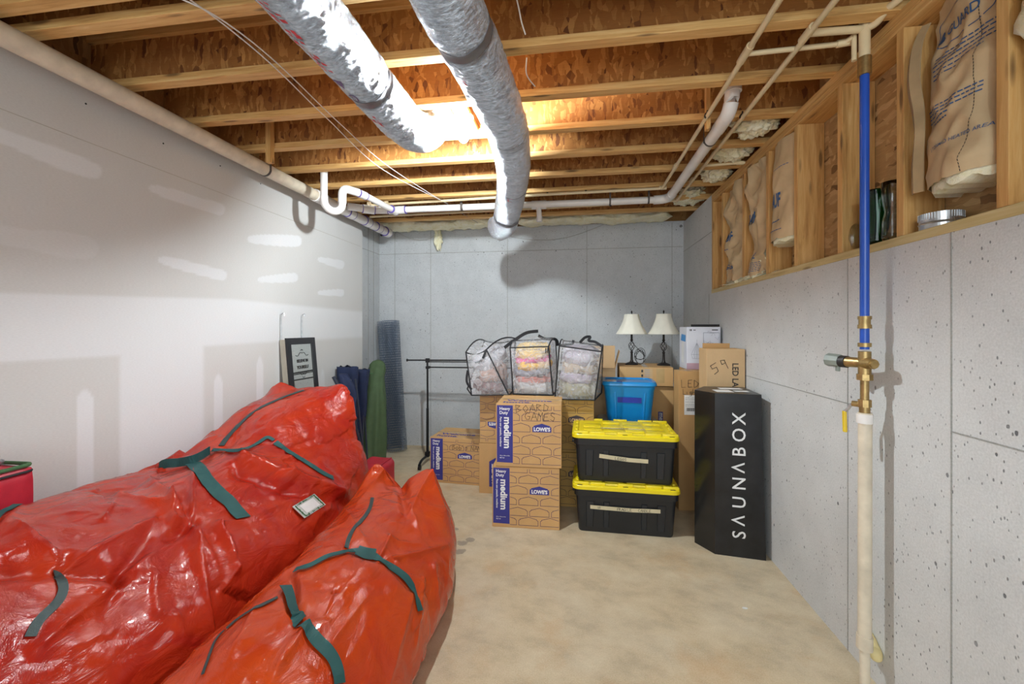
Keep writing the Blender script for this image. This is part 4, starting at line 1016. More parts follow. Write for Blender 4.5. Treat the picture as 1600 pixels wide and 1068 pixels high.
def scribble(mb, X, strokes, mat, lw=0.003, z=0.0012):
    for st in strokes:
        for a, b_ in zip(st[:-1], st[1:]):
            a = Vector((*a, z)); b_ = Vector((*b_, z)); d = b_ - a
            if d.length < 1e-6: continue
            n = Vector((-d.y, d.x, 0)).normalized() * lw / 2; e = d.normalized() * lw / 2
            mb.raw([a - n - e, b_ - n + e, b_ + n + e, a + n - e], [(0, 1, 2, 3)], mat, X)
GL = {'A': [[(0, 0), (.4, 1), (.8, 0)], [(.15, .4), (.65, .4)]], 'B': [[(0, 0), (0, 1), (.5, .85), (.1, .55), (.6, .3), (0, 0)]], 'O': [[(.35, 0), (0, .45), (.35, .9), (.7, .5), (.35, 0)]],
      'R': [[(0, 0), (0, 1), (.55, .8), (.05, .5), (.6, 0)]], 'D': [[(.05, 0), (.05, 1), (.6, .6), (.5, .15), (.05, 0)]], 'G': [[(.65, .85), (.3, 1), (0, .5), (.3, 0), (.65, .1), (.65, .45), (.35, .45)]],
      'M': [[(0, 0), (.15, 1), (.4, .4), (.65, 1), (.8, 0)]], 'E': [[(.6, 1), (.05, .95), (.05, 0), (.65, .05)], [(.05, .5), (.5, .5)]], 'S': [[(.6, .9), (.2, 1), (.05, .7), (.55, .35), (.4, 0), (0, .1)]],
      'N': [[(0, 0), (.05, 1), (.6, 0), (.65, 1)]], 'L': [[(0, 1), (0, 0), (.6, 0)]], 'F': [[(.6, 1), (.05, .95), (.05, 0)], [(.05, .5), (.5, .55)]], 'I': [[(.2, 1), (.2, 0)]], 'C': [[(.6, .85), (.3, 1), (0, .5), (.3, 0), (.6, .1)]],
      'o': [[(.3, 0), (.02, .3), (.3, .6), (.55, .3), (.3, 0)]], 'b': [[(0, 1), (0, 0), (.45, .1), (.45, .5), (0, .5)]], 's': [[(.4, .55), (.1, .55), (.35, .2), (.05, 0)]], 'i': [[(.15, .55), (.15, 0)]],
      'g': [[(.4, .5), (.1, .5), (.1, .1), (.4, .1), (.4, .6), (.4, -.3), (.05, -.3)]], 'h': [[(0, 1), (0, 0), (.05, .45), (.4, .45), (.4, 0)]], 't': [[(.2, .9), (.2, 0)], [(0, .6), (.4, .6)]], 'a': [[(.45, .5), (.1, .5), (.05, .1), (.4, .1), (.45, .5), (.5, 0)]],
      'n': [[(0, .55), (0, 0), (.05, .45), (.4, .45), (.4, 0)]], 'm': [[(0, .55), (0, 0), (.05, .5), (.3, .5), (.3, 0), (.35, .5), (.6, .5), (.6, 0)]], "'": [[(.1, 1), (.05, .8)]], '5': [[(.6, 1), (.05, 1), (0, .55), (.5, .6), (.5, .1), (0, 0)]], '9': [[(.55, .95), (.1, 1), (.05, .6), (.5, .65), (.55, .95), (.5, 0)]],
      'U': [[(0, 1), (.05, .1), (.4, 0), (.6, .2), (.6, 1)]], 'Y': [[(0, 1), (.35, .5)], [(.7, 1), (.2, 0)]]}
def hand(mb, X, s, size, mat, lw, x=0.0, y=0.0, adv=0.85, slope=0.0, seed=1):
    r = random.Random(seed); cx = x
    for ch in s:
        if ch != ' ':
            st = [[(cx + (a + r.uniform(-.05, .05)) * size, y + (b_ + r.uniform(-.05, .05)) * size + slope * (cx - x)) for a, b_ in q] for q in GL[ch]]
            scribble(mb, X, st, mat, lw)
        cx += size * adv * (0.6 if ch == ' ' else 1)
def lowes_box(name, loc, rz, w, d, h, label, style, group='printed moving boxes', extra=None):
    t = thing(name, loc, label, 'cardboard box', group, False, rz)
    body = {'dark': M['card_y']}.get(style, M['card'])
    mb = MB(); mb.box((0, 0, 0), (w, d, h), body, 0.0035)
    FX = frame((0, -0.0006, 0), (1, 0, 0), (0, 0, 1))
    TX = frame((0, 0, h + 0.0006), (1, 0, 0), (0, 1, 0))
    # flap seam on top with tape
    mb.box((0.004, d * 0.5 - 0.001, h - 0.001), (w - 0.004, d * 0.5 + 0.001, h + 0.0004), M['dark_ink'])
    mb.box((0.0, d * 0.5 - 0.026, h - 0.0005), (w, d * 0.5 + 0.026, h + 0.0012), M['tape_tan'])
    if style == 'main':
        front_label(mb, FX, w, h); houses(mb, FX, w, h, M['line_ink'], M['navy_ink'])
        mb.text('Welcome', 0.088, M['navy_ink'], TX @ Matrix.Translation((0.065, 0.125, 0)), 0.003, 1.02); mb.text('home.', 0.088, M['navy_ink'], TX @ Matrix.Translation((0.045, 0.045, 0)), 0.003, 1.02)
        mb.text('Bienvenido a casa', 0.016, M['navy_ink'], TX @ Matrix.Translation((0.36, 0.05, 0)))
    elif style == 'flip': houses(mb, FX, w, h, M['line_ink'], M['navy_ink'], 0.03, True, True)
    elif style == 'dark': houses(mb, FX, w, h, M['dark_ink'], M['dark_ink'], 0.03, False, True)
    elif style == 'side':
        P = [(0.19 * w, 0.14 * h, 0), (0.62 * w, 0.14 * h, 0), (.62 * w, .62 * h, 0), (.60 * w, .66 * h, 0), (.40 * w, .78 * h, 0), (.22 * w, .66 * h, 0), (.19 * w, .64 * h, 0)]
        mb.raw(P, [tuple(range(7))], M['navy_ink'], FX)
        Y = FX @ Matrix.Translation((0, 0, 0.0006))
        for s_, z, sz, b_ in (('Heavy', .52, .105, .002), ('Duty', .42, .105, .002), ('medium', .315, .095, .0026), ('Para uso pesado,', .26, .03, .0003), ('mediano', .21, .03, .0003)):
            mb.text(s_, sz * h, M['white_ink'], Y @ Matrix.Translation((.235 * w, z * h, 0)), b_)
    mb2 = None
    if extra: extra(mb, FX, w, h)
    mb.build('carton', t)
    return t
g = 'printed moving boxes'
h1 = 0.465
def wr_board(mb, X, w, h):
    hand(mb, X, 'BOARD', 0.058, M['marker'], 0.0032, 0.31 * w, 0.865 * h, 0.9, 0.06, 2); hand(mb, X, 'GAMES', 0.056, M['marker'], 0.0032, 0.445 * w, 0.755 * h, 0.86, -0.02, 3)
def wr_bob(mb, X, w, h): hand(mb, X, "Bob's NAME", 0.045, M['marker'], 0.0035, 0.46 * w, 0.755 * h, 0.75, 0, 4)
pa = at_z(769, 822, 0)
lowes_box('moving_box', (pa.x, pa.y, 0), radians(1), 0.515, 0.43, h1, 'moving box with navy medium label on the floor, under the one marked BOARD GAMES', 'main')
pb = Vector((pa.x + 0.03, pa.y - 0.005, h1 + 0.003))
lowes_box('moving_box', tuple(pb), radians(1), 0.500, 0.42, 0.478, 'moving box handwritten BOARD GAMES on top of another at the front of the pile', 'main', extra=wr_board)
pc = at_z(672, 752, 0)
lowes_box('moving_box', (pc.x, pc.y, 0), radians(-4.5), 0.515, 0.42, 0.445, "moving box handwritten Bob's beside the black rack, leftmost of the pile", 'main', extra=wr_bob)
pd = at_z(749, 769, 0)
lowes_box('moving_box', (pd.x, pd.y - .01, 0), 0, 0.50, 0.40, 0.46, 'moving box with a gable-shaped navy label, behind the bottom front box', 'side')
lowes_box('moving_box', (pd.x + 0.005, pd.y - .005, 0.463), 0, 0.49, 0.395, 0.45, 'moving box lying upside down under the left clear bag', 'flip')
lowes_box('moving_box', (-0.335, 3.66, 0), 0, 0.50, 0.40, 0.46, 'dark-printed moving box on the floor behind the black totes', 'dark')
lowes_box('moving_box', (-0.33, 3.665, 0.463), 0, 0.49, 0.395, 0.455, 'dark-printed moving box under the right clear bag, left of the blue tote', 'dark')

# ------------------------------------------------------------------ totes
def rr(w, d, r, n=6, cx=0, cy=0, z=0, wav=None):
    out = []
    for qx, qy, a0 in ((1, 1, 0), (-1, 1, 1), (-1, -1, 2), (1, -1, 3)):
        for k in range(n + 1):
            a = (a0 + k / n) * pi / 2
            out.append(Vector((cx + qx * (w / 2 - r) + r * cos(a), cy + qy * (d / 2 - r) + r * sin(a), z)))
    return out
def tote(loc, rz, label, tape_fn, dz, open_notch=False):
    t = thing('storage_tote', loc, label, 'tote', 'black and yellow storage totes', False, rz)
    W, D, H = 0.775, 0.52, 0.345
    mb = MB()
    lv = [(0.0, .675, .42, .03), (0.012, .685, .43, .035), (0.24, .715, .455, .035), (0.27, .72, .46, .035), (0.275, .745, .485, .04), (H, .75, .49, .04)]
    mb.loft([rr(w_, d_, r_, 6, 0, 0, z_) for z_, w_, d_, r_ in lv], M['tote'])
    # tapered strengthening ribs on the long faces
    for sy in (-1, 1):
        for x, wd in ((-0.255, .06), (-0.135, .045), (0.135, .045), (0.255, .06)):
            def fp(xx, z, o): dd = (.43 + .025 * z / .24) / 2 + o; return Vector((xx, sy * dd, z))
            a = [fp(x - wd / 2, .04, 0), fp(x + wd / 2 * .7, .04, 0), fp(x + wd / 2, .235, 0), fp(x - wd / 2, .235, 0)]
            b_ = [fp(x - wd / 2 + .004, .044, .009), fp(x + wd / 2 * .7 - .004, .044, .009), fp(x + wd / 2 - .004, .231, .005), fp(x - wd / 2 + .004, .231, .005)]
            fs = [(4, 5, 6, 7), (0, 1, 5, 4), (1, 2, 6, 5), (2, 3, 7, 6), (3, 0, 4, 7)]
            mb.raw(a + b_, fs, M['tote'])
    for sx in (-1, 1): mb.box((min(sx * .36, sx * .39), -.09, .25), (max(sx * .36, sx * .39), .09, .275), M['tote'], .004)
    mb.build('body', t, True)
    ld = MB()
    ld.loft([rr(W - .02, D - .02, .05, 6, 0, 0, H - .022), rr(W, D, .055, 6, 0, 0, H - .018), rr(W, D, .055, 6, 0, 0, H + .006), rr(W - .012, D - .012, .05, 6, 0, 0, H + .013),
             rr(W - .05, D - .05, .045, 6, 0, 0, H + .014), rr(W - .062, D - .062, .04, 6, 0, 0, H + .004), rr(W - .09, D - .09, .04, 6, 0, 0, H + .004), rr(W - .10, D - .10, .035, 6, 0, 0, H + .018)], M['lid'])
    zt_ = H + .018
    for k, x in enumerate((-0.235, -0.08, 0.08, 0.235)):
        for y, dd in ((-0.135, .10), (0.0, .13), (.135, .10)):
            up = .010 if (k + (y > 0)) % 2 == 0 else .005
            ld.box((x - .068, y - dd / 2 + .004, zt_ - .002), (x + .068, y + dd / 2 - .004, zt_ + up), M['lid'], .004)
    # castellated raised edge front and back
    for sy in (-1, 1):
        for x in (-.32, -.20, -.0, .20, .32):
            ld.box((x - .055, sy * .225 - .012, H + .006), (x + .055, sy * .225 + .012, H + .030), M['lid'], .004)
    for sx in (-1, 1):
        for y in (-.12, 0, .12): ld.box((sx * .352 - .012, y - .045, H + .006), (sx * .352 + .012, y + .045, H + .026), M['lid'], .004)
    ldo = ld.build('lid', t, True)
    hl = MB()
    for x in (-.33, 0, .33): 
        hl.box((x - .018, -D / 2 + .009, H + .0125), (x + .018, -D / 2 + .021, H + .0148), M['dark_hole'], .0008)
    for i, x in enumerate((-.33, 0, .33)):
        MB().box((x - .018, -D / 2 + .009, H + .0125), (x + .018, -D / 2 + .019, H + .0150), M['dark_hole'], .0008).build('latch_slot', ldo)
    tape_fn(t, ldo); return t
def strip(mb, pts, wd, mat, X=None, th=0.0008):
    """flat tape in the xz plane facing -Y following pts (x,z), y from fn"""
    n = len(pts); vs = []
    for i, p in enumerate(pts):
        a = Vector(pts[max(i - 1, 0)]); b_ = Vector(pts[min(i + 1, n - 1)]); d = (b_ - a).normalized(); nn = Vector((-d.y, d.x)) * wd / 2
        for s_ in (-1, 1):
            q = Vector(p) + nn * s_; vs.append((q.x, q.y, 0))
    fs = [(2 * i, 2 * i + 2, 2 * i + 3, 2 * i + 1) for i in range(n - 1)]
    vs2 = [(v[0], v[1], th) for v in vs]; m = len(vs)
    f2 = [tuple(m + k for k in f) for f in fs] + [tuple(reversed(f)) for f in fs]
    f2 += [(2 * i, 2 * i + 2, m + 2 * i + 2, m + 2 * i) for i in range(n - 1)] + [(2 * i + 1, m + 2 * i + 1, m + 2 * i + 3, 2 * i + 3) for i in range(n - 1)]
    f2 += [(0, m, m + 1, 1), (m - 2, m - 1, 2 * m - 1, 2 * m - 2)]
    return mb.raw(vs + vs2, f2, mat, X)
def tilt_face(z0): # front face plane of a tote in its own frame
    y0 = -(.43 + .025 * z0 / .24) / 2 - .0100
    return frame((0, y0, 0), (1, 0, 0), (0, -.0521, 1))
def tp_low(t, ld):
    X = tilt_face(0.0)
    m = MB(); strip(m, [(-.255, .195), (-.1, .192), (.05, .190), (.16, .194), (.245, .196)], .028, M['masking'], X)
    hand(m, X, 'FRAGILE', .020, M['marker'], .0024, -.06, .181, .75, 0, 7); hand(m, X, 'CANDLE', .018, M['marker'], .0022, .09, .183, .85, 0, 8); hand(m, X, 'US', .014, M['marker'], .002, -.2, .187, .8)
    m.build('tape_label', t).location.y -= 0.003
def tp_up(t, ld):
    X = tilt_face(0.0)
    m = MB(); strip(m, [(-.185, .197), (-.08, .186), (.03, .176), (.165, .172)], .030, M['masking'], X)
    hand(m, X, 'LEGOS', .020, M['marker'], .0026, -.07, .172, .85, -0.06, 9); m.build('tape_label', t).location.y -= 0.003
    m = MB(); strip(m, [(-.17, -.105), (0.0, -.10), (.16, -.104)], .022, M['masking'], Matrix.Translation((0, 0, .3735)))
    hand(m, Matrix.Translation((0, 0, .3745)), 'LEGOS', .016, M['marker'], .003, -.03, -.108, .9, 0, 10); m.build('lid_tape_label', ld)
TC = Vector((0.375, 3.445, 0))
tote(tuple(TC), radians(-1.5), 'black tote with yellow lid on the floor, taped label FRAGILE CANDLE', tp_low, 0)
tote((TC.x - 0.003, TC.y + 0.01, 0.378), radians(-1.5), 'black tote with yellow lid and crooked tape label, stacked on the other yellow-lidded tote', tp_up, 0)
# blue tote on a translucent one
bx = Vector((0.345, 4.05, 0))
t = thing('storage_tote', (0.485, 4.05, 0), 'translucent storage tote with a pale lid underneath the blue tote', 'tote', None, False, 0)
MB().loft([rr(.44, .34, .04, 5, 0, 0, 0.001), rr(.50, .40, .045, 5, 0, 0, .655)], M['clear_tote']).build('body', t, True)
MB().loft([rr(.53, .43, .05, 5, 0, 0, .652), rr(.54, .44, .05, 5, 0, 0, .665), rr(.52, .42, .05, 5, 0, 0, .682), rr(.46, .36, .05, 5, 0, 0, .684)], M['clear_tote']).build('lid', t, True)
t = thing('storage_tote', (0.485, 4.03, 0.687), 'bright blue tote with a strip of dark blue tape on its front', 'tote', None, False, radians(-2))
mb = MB(); mb.loft([rr(.36, .30, .05, 6, 0, 0, 0), rr(.375, .31, .055, 6, 0, 0, .012), rr(.43, .36, .06, 6, 0, 0, .29), rr(.44, .37, .06, 6, 0, 0, .30), rr(.445, .375, .06, 6, 0, 0, .335)], M['blue_tote'])
for s_ in (-1, 1): 
    x = s_ * .115; mb.loft([[Vector((x - .006, -.153 - .0, .03)), Vector((x + .006, -.153, .03)), Vector((x + .006, -.166, .03)), Vector((x - .006, -.166, .03))], [Vector((x * 1.1 - .006, -.175, .27)), Vector((x * 1.1 + .006, -.175, .27)), Vector((x * 1.1 + .006, -.186, .27)), Vector((x * 1.1 - .006, -.186, .27))]], M['blue_tote'])
mb.build('body', t, True)
MB().loft([rr(.462, .39, .07, 6, 0, 0, .325), rr(.472, .40, .07, 6, 0, 0, .330), rr(.472, .40, .07, 6, 0, 0, .345), rr(.455, .385, .07, 6, 0, 0, .362), rr(.41, .34, .06, 6, 0, 0, .364), rr(.40, .33, .06, 6, 0, 0, .352)], M['blue_tote']).build('lid', t, True)
m = MB(); strip(m, [(-.105, .205), (0, .205), (.10, .203)], .048, M['blue_tape'], frame((0, -.1565 - .0025, 0), (1, 0, 0), (0, -.092, 1))); m.build('tape_strip', t).location.y -= 0.002
m = MB(); m.box((-.11, -.192, .3525), (-.065, -.14, .3652), M['blue_tape']); m.build('lid_tape', t)
m = MB(); m.box((-.19, -.135, .353), (-.115, -.09, .3650), M['clear_tote']); m.build('lid_sticker', t)

# ------------------------------------------------------------------ cartons on the right
def carton(name, loc, rz, w, d, h, label, mat='card', extra=None, tape=True, cat='cardboard box', bev=.003):
    t = thing(name, loc, label, cat, None, False, rz)
    mb = MB(); mb.box((0, 0, 0), (w, d, h), M[mat], bev)
    if tape: mb.box((w * .5 - .001, .003, h - .001), (w * .5 + .001, d - .003, h + .0005), M['dark_ink'])
    FX = frame((0, -0.0008, 0), (1, 0, 0), (0, 0, 1)); 
    if extra: extra(mb, FX, w, h)
    mb.build('carton', t)
    if tape:
        MB().box((w * .5 - .025, -.0012, h + .0002), (w * .5 + .025, d, h + .0012), M['tape_tan']).build('packing_tape', t)
    return t
# tall narrow LED Lights box
pg = at_y(1060, 600, 3.73)
def wr_led(mb, X, w, h):
    hand(mb, X, 'LED', .060, M['marker'], .0032, .022, h - .135, .85, 0, 12); hand(mb, X, 'Lights'.replace('L', 'L'), .042, M['marker'], .0032, .035, h - .195, .62, 0, 13)
t = carton('tall_box', (pg.x, 3.72, 0), radians(5), 0.19, 0.13, 1.165, 'tall narrow cardboard box handwritten LED Lights, left of the tall black carton', 'card_b', wr_led)
mb = MB(); X = frame((0, -.0018, 0), (1, 0, 0), (0, 0, 1)); mb.raw([(.045, .80, 0), (.17, .80, 0), (.17, .965, 0), (.045, .965, 0)], [(0, 1, 2, 3)], M['white_label'], X)
r = random.Random(4); x = .065
while x < .165: w_ = r.uniform(.001, .004); mb.raw([(x, .83, .0004), (x + w_, .83, .0004), (x + w_, .858, .0004), (x, .858, .0004)], [(0, 1, 2, 3)], M['marker'], X); x += w_ + r.uniform(.001, .003)
for z in (.94, .925, .905, .885, .872): 
    x = .055
    while x < .155: w_ = r.uniform(.004, .014); mb.raw([(x, z, .0004), (x + w_, z, .0004), (x + w_, z + .004, .0004), (x, z + .004, .0004)], [(0, 1, 2, 3)], M['grey_ink'], X); x += w_ + .003
mb.build('shipping_label', t)
# carton carrying the lamps
pj = at_y(990, 573, 4.35)
def wr_j(mb, X, w, h):
    mb.raw([(.20, .02, 0), (.31, .02, 0), (.31, h - .015, 0), (.20, h - .015, 0)], [(0, 1, 2, 3)], M['card_l'], X)
    for i in range(7): mb.raw([(.235, .03 + i * .02, .0003), (.285, .03 + i * .02, .0003), (.285, .036 + i * .02, .0003), (.235, .036 + i * .02, .0003)], [(0, 1, 2, 3)], M['grey_ink'], X)
    for i in range(3): mb.raw([(.205, .04 + i * .045, .0003), (.222, .04 + i * .045, .0003), (.222, .065 + i * .045, .0003), (.205, .065 + i * .045, .0003)], [(0, 1, 2, 3)], M['marker'], X)
t = carton('carton', (0.435, 4.28, 0.965), radians(-3), 0.50, 0.52, 0.18, 'flat taped carton carrying the two table lamps', 'card', wr_j)
MB().box((.345, -.0022, .03), (.42, -.0008, .17), M['tape_tan']).build('front_tape', t)
def wr_k(mb, X, w, h):
    mb.raw([(.385, .52, 0), (.43, .52, 0), (.43, .71, 0), (.385, .71, 0)], [(0, 1, 2, 3)], M['navy_ink'], X)
    mb.text('medium', .06, M['white_ink'], X @ Matrix.Translation((.395, .70, .0006)) @ Matrix.Rotation(-pi / 2, 4, 'Z'), .001)
    hand(mb, X, 'I', .04, M['marker'], .003, .33, .84)
t = carton('carton', (0.42, 4.33, 0), radians(-3), 0.53, 0.48, 0.955, 'tall plain carton with a strip of navy print, under the flat taped carton', 'card', wr_k)
# open carton with raised flap behind the right clear bag
t = thing('open_carton', (0.0, 4.35, 0), 'open cardboard box with its flap standing up behind the right clear bag', 'cardboard box', None, False, radians(-4))
mb = MB(); W_, D_, H_ = .40, .40, 1.12
th = .004
mb.box((0, 0, 0), (W_, th, H_), M['card_l']); mb.box((0, D_ - th, 0), (W_, D_, H_), M['card_l']); mb.box((0, th, 0), (th, D_ - th, H_), M['card_l']); mb.box((W_ - th, th, 0), (W_, D_ - th, H_), M['card_l']); mb.box((th, th, 0), (W_ - th, D_ - th, .004), M['card_l'])
X = frame((0, -.0008, 0), (1, 0, 0), (0, 0, 1))
mb.box((.005, -.0003, H_ + .0), (W_ - .005, .001, H_ + .002), M['dark_ink'])
mb.text('PROTECT GOODS WITH FRAGILE', .022, M['dark_ink'], X @ Matrix.Translation((.09, H_ - .10, 0)), .0004, .8); mb.text('CONTENTS', .02, M['dark_ink'], X @ Matrix.Translation((.17, H_ - .135, 0)), .0004, .8)
mb.build('carton', t)
MB().box((0.002, 0, H_), (W_ - .002, .004, H_ + .23), M['card_l'], 0, Matrix.Rotation(radians(-3), 4, 'X') @ Matrix.Translation((0, 0.06, 0))).build('front_flap', t)
MB().box((W_ - .004, .01, 0), (W_, D_ - .01, .18), M['card_b'], 0, Matrix.Translation((0, 0, H_)) @ Matrix.Translation((W_, 0, 0)) @ Matrix.Rotation(radians(14), 4, 'Y') @ Matrix.Translation((-W_, 0, 0))).build('side_flap', t)
MB().box((.17, -.0016, H_ - .05), (.235, -.0002, H_ + .0), M['tape_tan']).build('packing_tape', t)
# white printed carton
pi0 = at_y(1073, 520, 3.92)
def wr_white(mb, X, w, h):
    mb.raw([(0, 0, 0), (w, 0, 0), (w, .055, 0), (0, .055, 0)], [(0, 1, 2, 3)], M['pink_card'], X)
    mb.text('18', .022, M['marker'], X @ Matrix.Translation((.02, h - .035, .0004)), .001); 
    for x, z, a, b_ in ((.055, h - .03, .02, .006), (.21, h - .03, .05, .008)): mb.raw([(x, z, .0004), (x + a, z, .0004), (x + a, z + b_, .0004), (x, z + b_, .0004)], [(0, 1, 2, 3)], M['marker'], X)
    fr = [(.14, .16), (.14, h - .05), (.272, h - .05)]
    scribble(mb, X, [fr, [(.272, h - .05), (.272, .16)]], M['grey_ink'], .004)
    rnd = random.Random(5)
    for k in range(9): a = (.15 + rnd.random() * .09, .20 + rnd.random() * .13); scribble(mb, X, [[a, (a[0] + rnd.uniform(-.03, .03), a[1] + rnd.uniform(-.03, .03)), (a[0] + .03, a[1])]], M['grey_ink'], .0018)
    # drawn wire pendant lamp
    cx_, cz = .085, .13
    for s_ in (-1, -.5, 0, .5, 1): scribble(mb, X, [[(cx_, cz + .10), (cx_ + s_ * .02, cz + .06), (cx_ + s_ * .048, cz), (cx_ + s_ * .035, cz - .035)]], M['grey_ink'], .002)
    scribble(mb, X, [[(cx_ - .048, cz), (cx_ + .048, cz)], [(cx_ - .036, cz - .035), (cx_ + .036, cz - .035)], [(cx_, cz + .10), (cx_, cz + .13)]], M['grey_ink'], .002)
t = carton('printed_carton', (pi0.x, 3.92, 1.162), radians(1), 0.282, 0.24, 0.372, 'glossy white carton printed with a wire lamp, near the right wall', 'white_card', wr_white, False)
mb = MB(); X = frame((-.0008, 0.24, 0), (0, -1, 0), (0, 0, 1)); mb.raw([(.06, .05, 0), (.15, .05, 0), (.15, .20, 0), (.135, .24, 0), (.12, .245, 0), (.08, .22, 0)], [tuple(range(6))], M['white_label'], X); mb.raw([(.05, .25, 0), (.2, .24, 0), (.21, .3, 0), (.07, .31, 0)], [(0, 1, 2, 3)], M['blue_tote'], X) ; mb.build('side_print', t)
MB().box((.04, .004, .373), (.278, .008, .395), M['blackcard'], 0, Matrix.Translation((0, .01, 0.0))).build('dark_flap', t)
carton('carton', (pi0.x, 3.91, 0), radians(0), 0.288, 0.28, 1.158, 'plain tall carton beneath the glossy white carton', 'card_b')
# carton marked 59 LED LAMP
ph = at_y(1104, 600, 3.42)
def wr_59(mb, X, w, h):
    Rr = Matrix.Translation((.13, h - .20, 0)) @ Matrix.Rotation(radians(-30), 4, 'Z')
    hand(mb, X @ Matrix.Translation((.055, h - .19, 0)) @ Matrix.Rotation(radians(25), 4, 'Z'), '59', .070, M['marker'], .004, 0, 0, 1.05, 0, 2)
    mb.text('LED LAMP', .062, M['marker'], X @ Matrix.Translation((.185, h - .105, 0)) @ Matrix.Rotation(-pi / 2, 4, 'Z'), .001, .92)
    mb.raw([(.0, .0, 0), (.06, 0, 0), (.06, .06, 0), (0, .06, 0)], [(0, 1, 2, 3)], M['tape_tan'], X)
t = carton('carton', (ph.x, 3.42, 1.02), 0, 0.275, 0.20, 0.345, 'cardboard box marked 59 and LED LAMP above the tall black carton', 'card_l', wr_59, False)
MB().box((0.0, .10, .345), (.20, .105, .385), M['card_b']).build('raised_flap', t); MB().box((.002, .012, .345), (.22, .085, .349), M['card_b']).build('folded_flap', t)
carton('carton', (ph.x, 3.425, 0), 0, 0.27, 0.19, 1.018, 'plain carton standing behind the tall black carton', 'card_b')
# SAUNABOX
t = thing('tall_carton', (1.05, 3.2, 0), 'tall black carton with white vertical lettering standing by the right concrete wall', 'box')
FL, FR_, BR, BL, LM = Vector((.935, 3.035)), Vector((1.215, 3.005)), Vector((1.240, 3.37)), Vector((.962, 3.38)), Vector((.843, 3.18))
FRb = Vector((1.240, 2.995))
def ring(z, k): 
    fr = FRb.lerp(FR_, k); return [Vector((*FL, z)), Vector((*fr, z)), Vector((*BR, z)), Vector((*BL, z)), Vector((*(LM.lerp(LM + Vector((.0, 0)), k)), z))]
Hs = 1.085
rgs = [ring(0.0, 0), ring(.4, .4), ring(.8, .8), ring(Hs, 1)]
mb = MB(); mb.loft(rgs, M['blackcard'])
# re-material the left faces as glossy
for i, f in enumerate(mb.f):
    if len(f) == 4 and (f[0] % 5) in (3, 4): mb.mi[i] = mb.m(M['blackgloss'])
d = (FR_ - FL).normalized(); X = frame((FL.x, FL.y, 0), (d.x, d.y, 0), (0, 0, 1)) @ Matrix.Translation((0, 0, .0015))
for ch, zt_ in (('X', .905), ('O', .785), ('B', .665), ('V', .545), ('N', .42), ('N', .42), ('U', .30), ('V', .19), ('S', .08))[:0]: pass
seq = [('S', .150), ('V', .245), ('U', .365), ('N', .490), ('V', .595), ('B', .700), ('O', .812), ('X', .920)]
for ch, zc_ in seq:
    # letters read downwards-to-upwards: rotated a quarter turn, S at the bottom
    R = Matrix.Rotation(pi / 2, 4, 'Z')
    vs, fs = text_geo(ch, .115, .0008, 1.0, 'CENTER')
    if ch == 'V': vs = [(-x, .084 - y, z) for x, y, z in vs]
    pts = [X @ Matrix.Translation((.185, zc_, 0)) @ R @ Vector(v) for v in vs]; out = []
    for p in pts:
        s_ = (Vector((p.x, p.y)) - FL).dot(d); fr = FRb.lerp(FR_, min(1, max(0, p.z / Hs))); q = FL.lerp(fr, s_ / (fr - FL).length)
        out.append((q.x, q.y - .002, p.z))
    mb.raw(out, fs, M['white_ink'])
rnd = random.Random(9)
for k in range(5): x = .205 + k * .012; mb.raw([(x, .115 + rnd.uniform(-.003, .003), 0), (x + .008, .113, 0), (x + .007, .120, 0), (x, .121, 0)], [(0, 1, 2, 3)], M['card_l'], X)
mb.build('carton', t)
m = MB()
for a in ((.03, .05, .14, .16), (.10, .20, .25, .27), (.16, .08, .25, .14)): m.box((FL.x + a[0], FL.y + a[1], Hs + .0005), (FL.x + a[2], FL.y + a[3], Hs + .0015), M['white_label'])
m.build('top_labels', t)

# ------------------------------------------------------------------ table lamps
def lamp(loc, label, tilt=0):
    t = thing('table_lamp', loc, label, 'lamp', 'table lamps on the cartons', False, tilt)
    mb = MB(); mb.lathe([(.0, .0), (.065, .0), (.065, .008), (.05, .018), (.02, .03), (.013, .05), (.011, .12), (.017, .128), (.010, .136), (.009, .15)], M['bronze'], 24)
    mb.lathe([(.009, .235), (.010, .245), (.017, .252), (.011, .262), (.010, .38), (.007, .39), (.006, .52), (0, .52)], M['bronze'], 24); mb.build('stem', t, True)
    for k in range(5):
        pts = []
        for i in range(15):
            u = i / 14; a = 2 * pi * k / 5 + u * 2.6; r_ = .007 + .025 * sin(pi * u); pts.append((r_ * cos(a), r_ * sin(a), .145 + .095 * u))
        MB().tube(pts, .0028, M['bronze'], 6).build('twisted_bar', t, True)
    pr = [(.158, .315), (.160, .320), (.150, .335), (.128, .37), (.107, .41), (.090, .45), (.079, .49), (.075, .52), (.072, .522)]
    inner = [(r_ - .003, z) for r_, z in pr[::-1]]
    def scal(th, z): 
        q = (th * 8 / (2 * pi)) % 1; return 1 - .03 * (1 - abs(2 * q - 1)) ** 0.8 * 0 - .035 * (sin(pi * q)) 
    MB().lathe(pr + inner + [pr[0]], M['shade'], 64, None, False, scal).build('lamp_shade', t, True)
    MB().lathe([(.0, .519), (.010, .52), (.004, .53), (.009, .542), (.006, .555), (.0, .562)], M['bronze'], 14).build('finial', t, True)
    return t
z_l = 0.965 + 0.18 + 0.0015
l1 = at_y(987, 573, 4.55); l2 = at_y(1037, 573, 4.50)
lamp((l1.x, 4.55, z_l), 'table lamp with cream shade and dark twisted base, left one with coiled cord', 0)
lamp((l2.x, 4.50, z_l), 'table lamp with cream shade and dark twisted base, right one by the white carton', .3)
pts = []
rnd = random.Random(3)
for i in range(46):
    a = i * .55; pts.append((l1.x + .075 + .045 * cos(a) + .01 * sin(i), 4.48 + .03 * sin(a * .7), z_l + .095 + .085 * sin(a) * (.7 + .3 * cos(i * .3))))
pts = [(l1.x + .012, 4.545, z_l + .22)] + pts
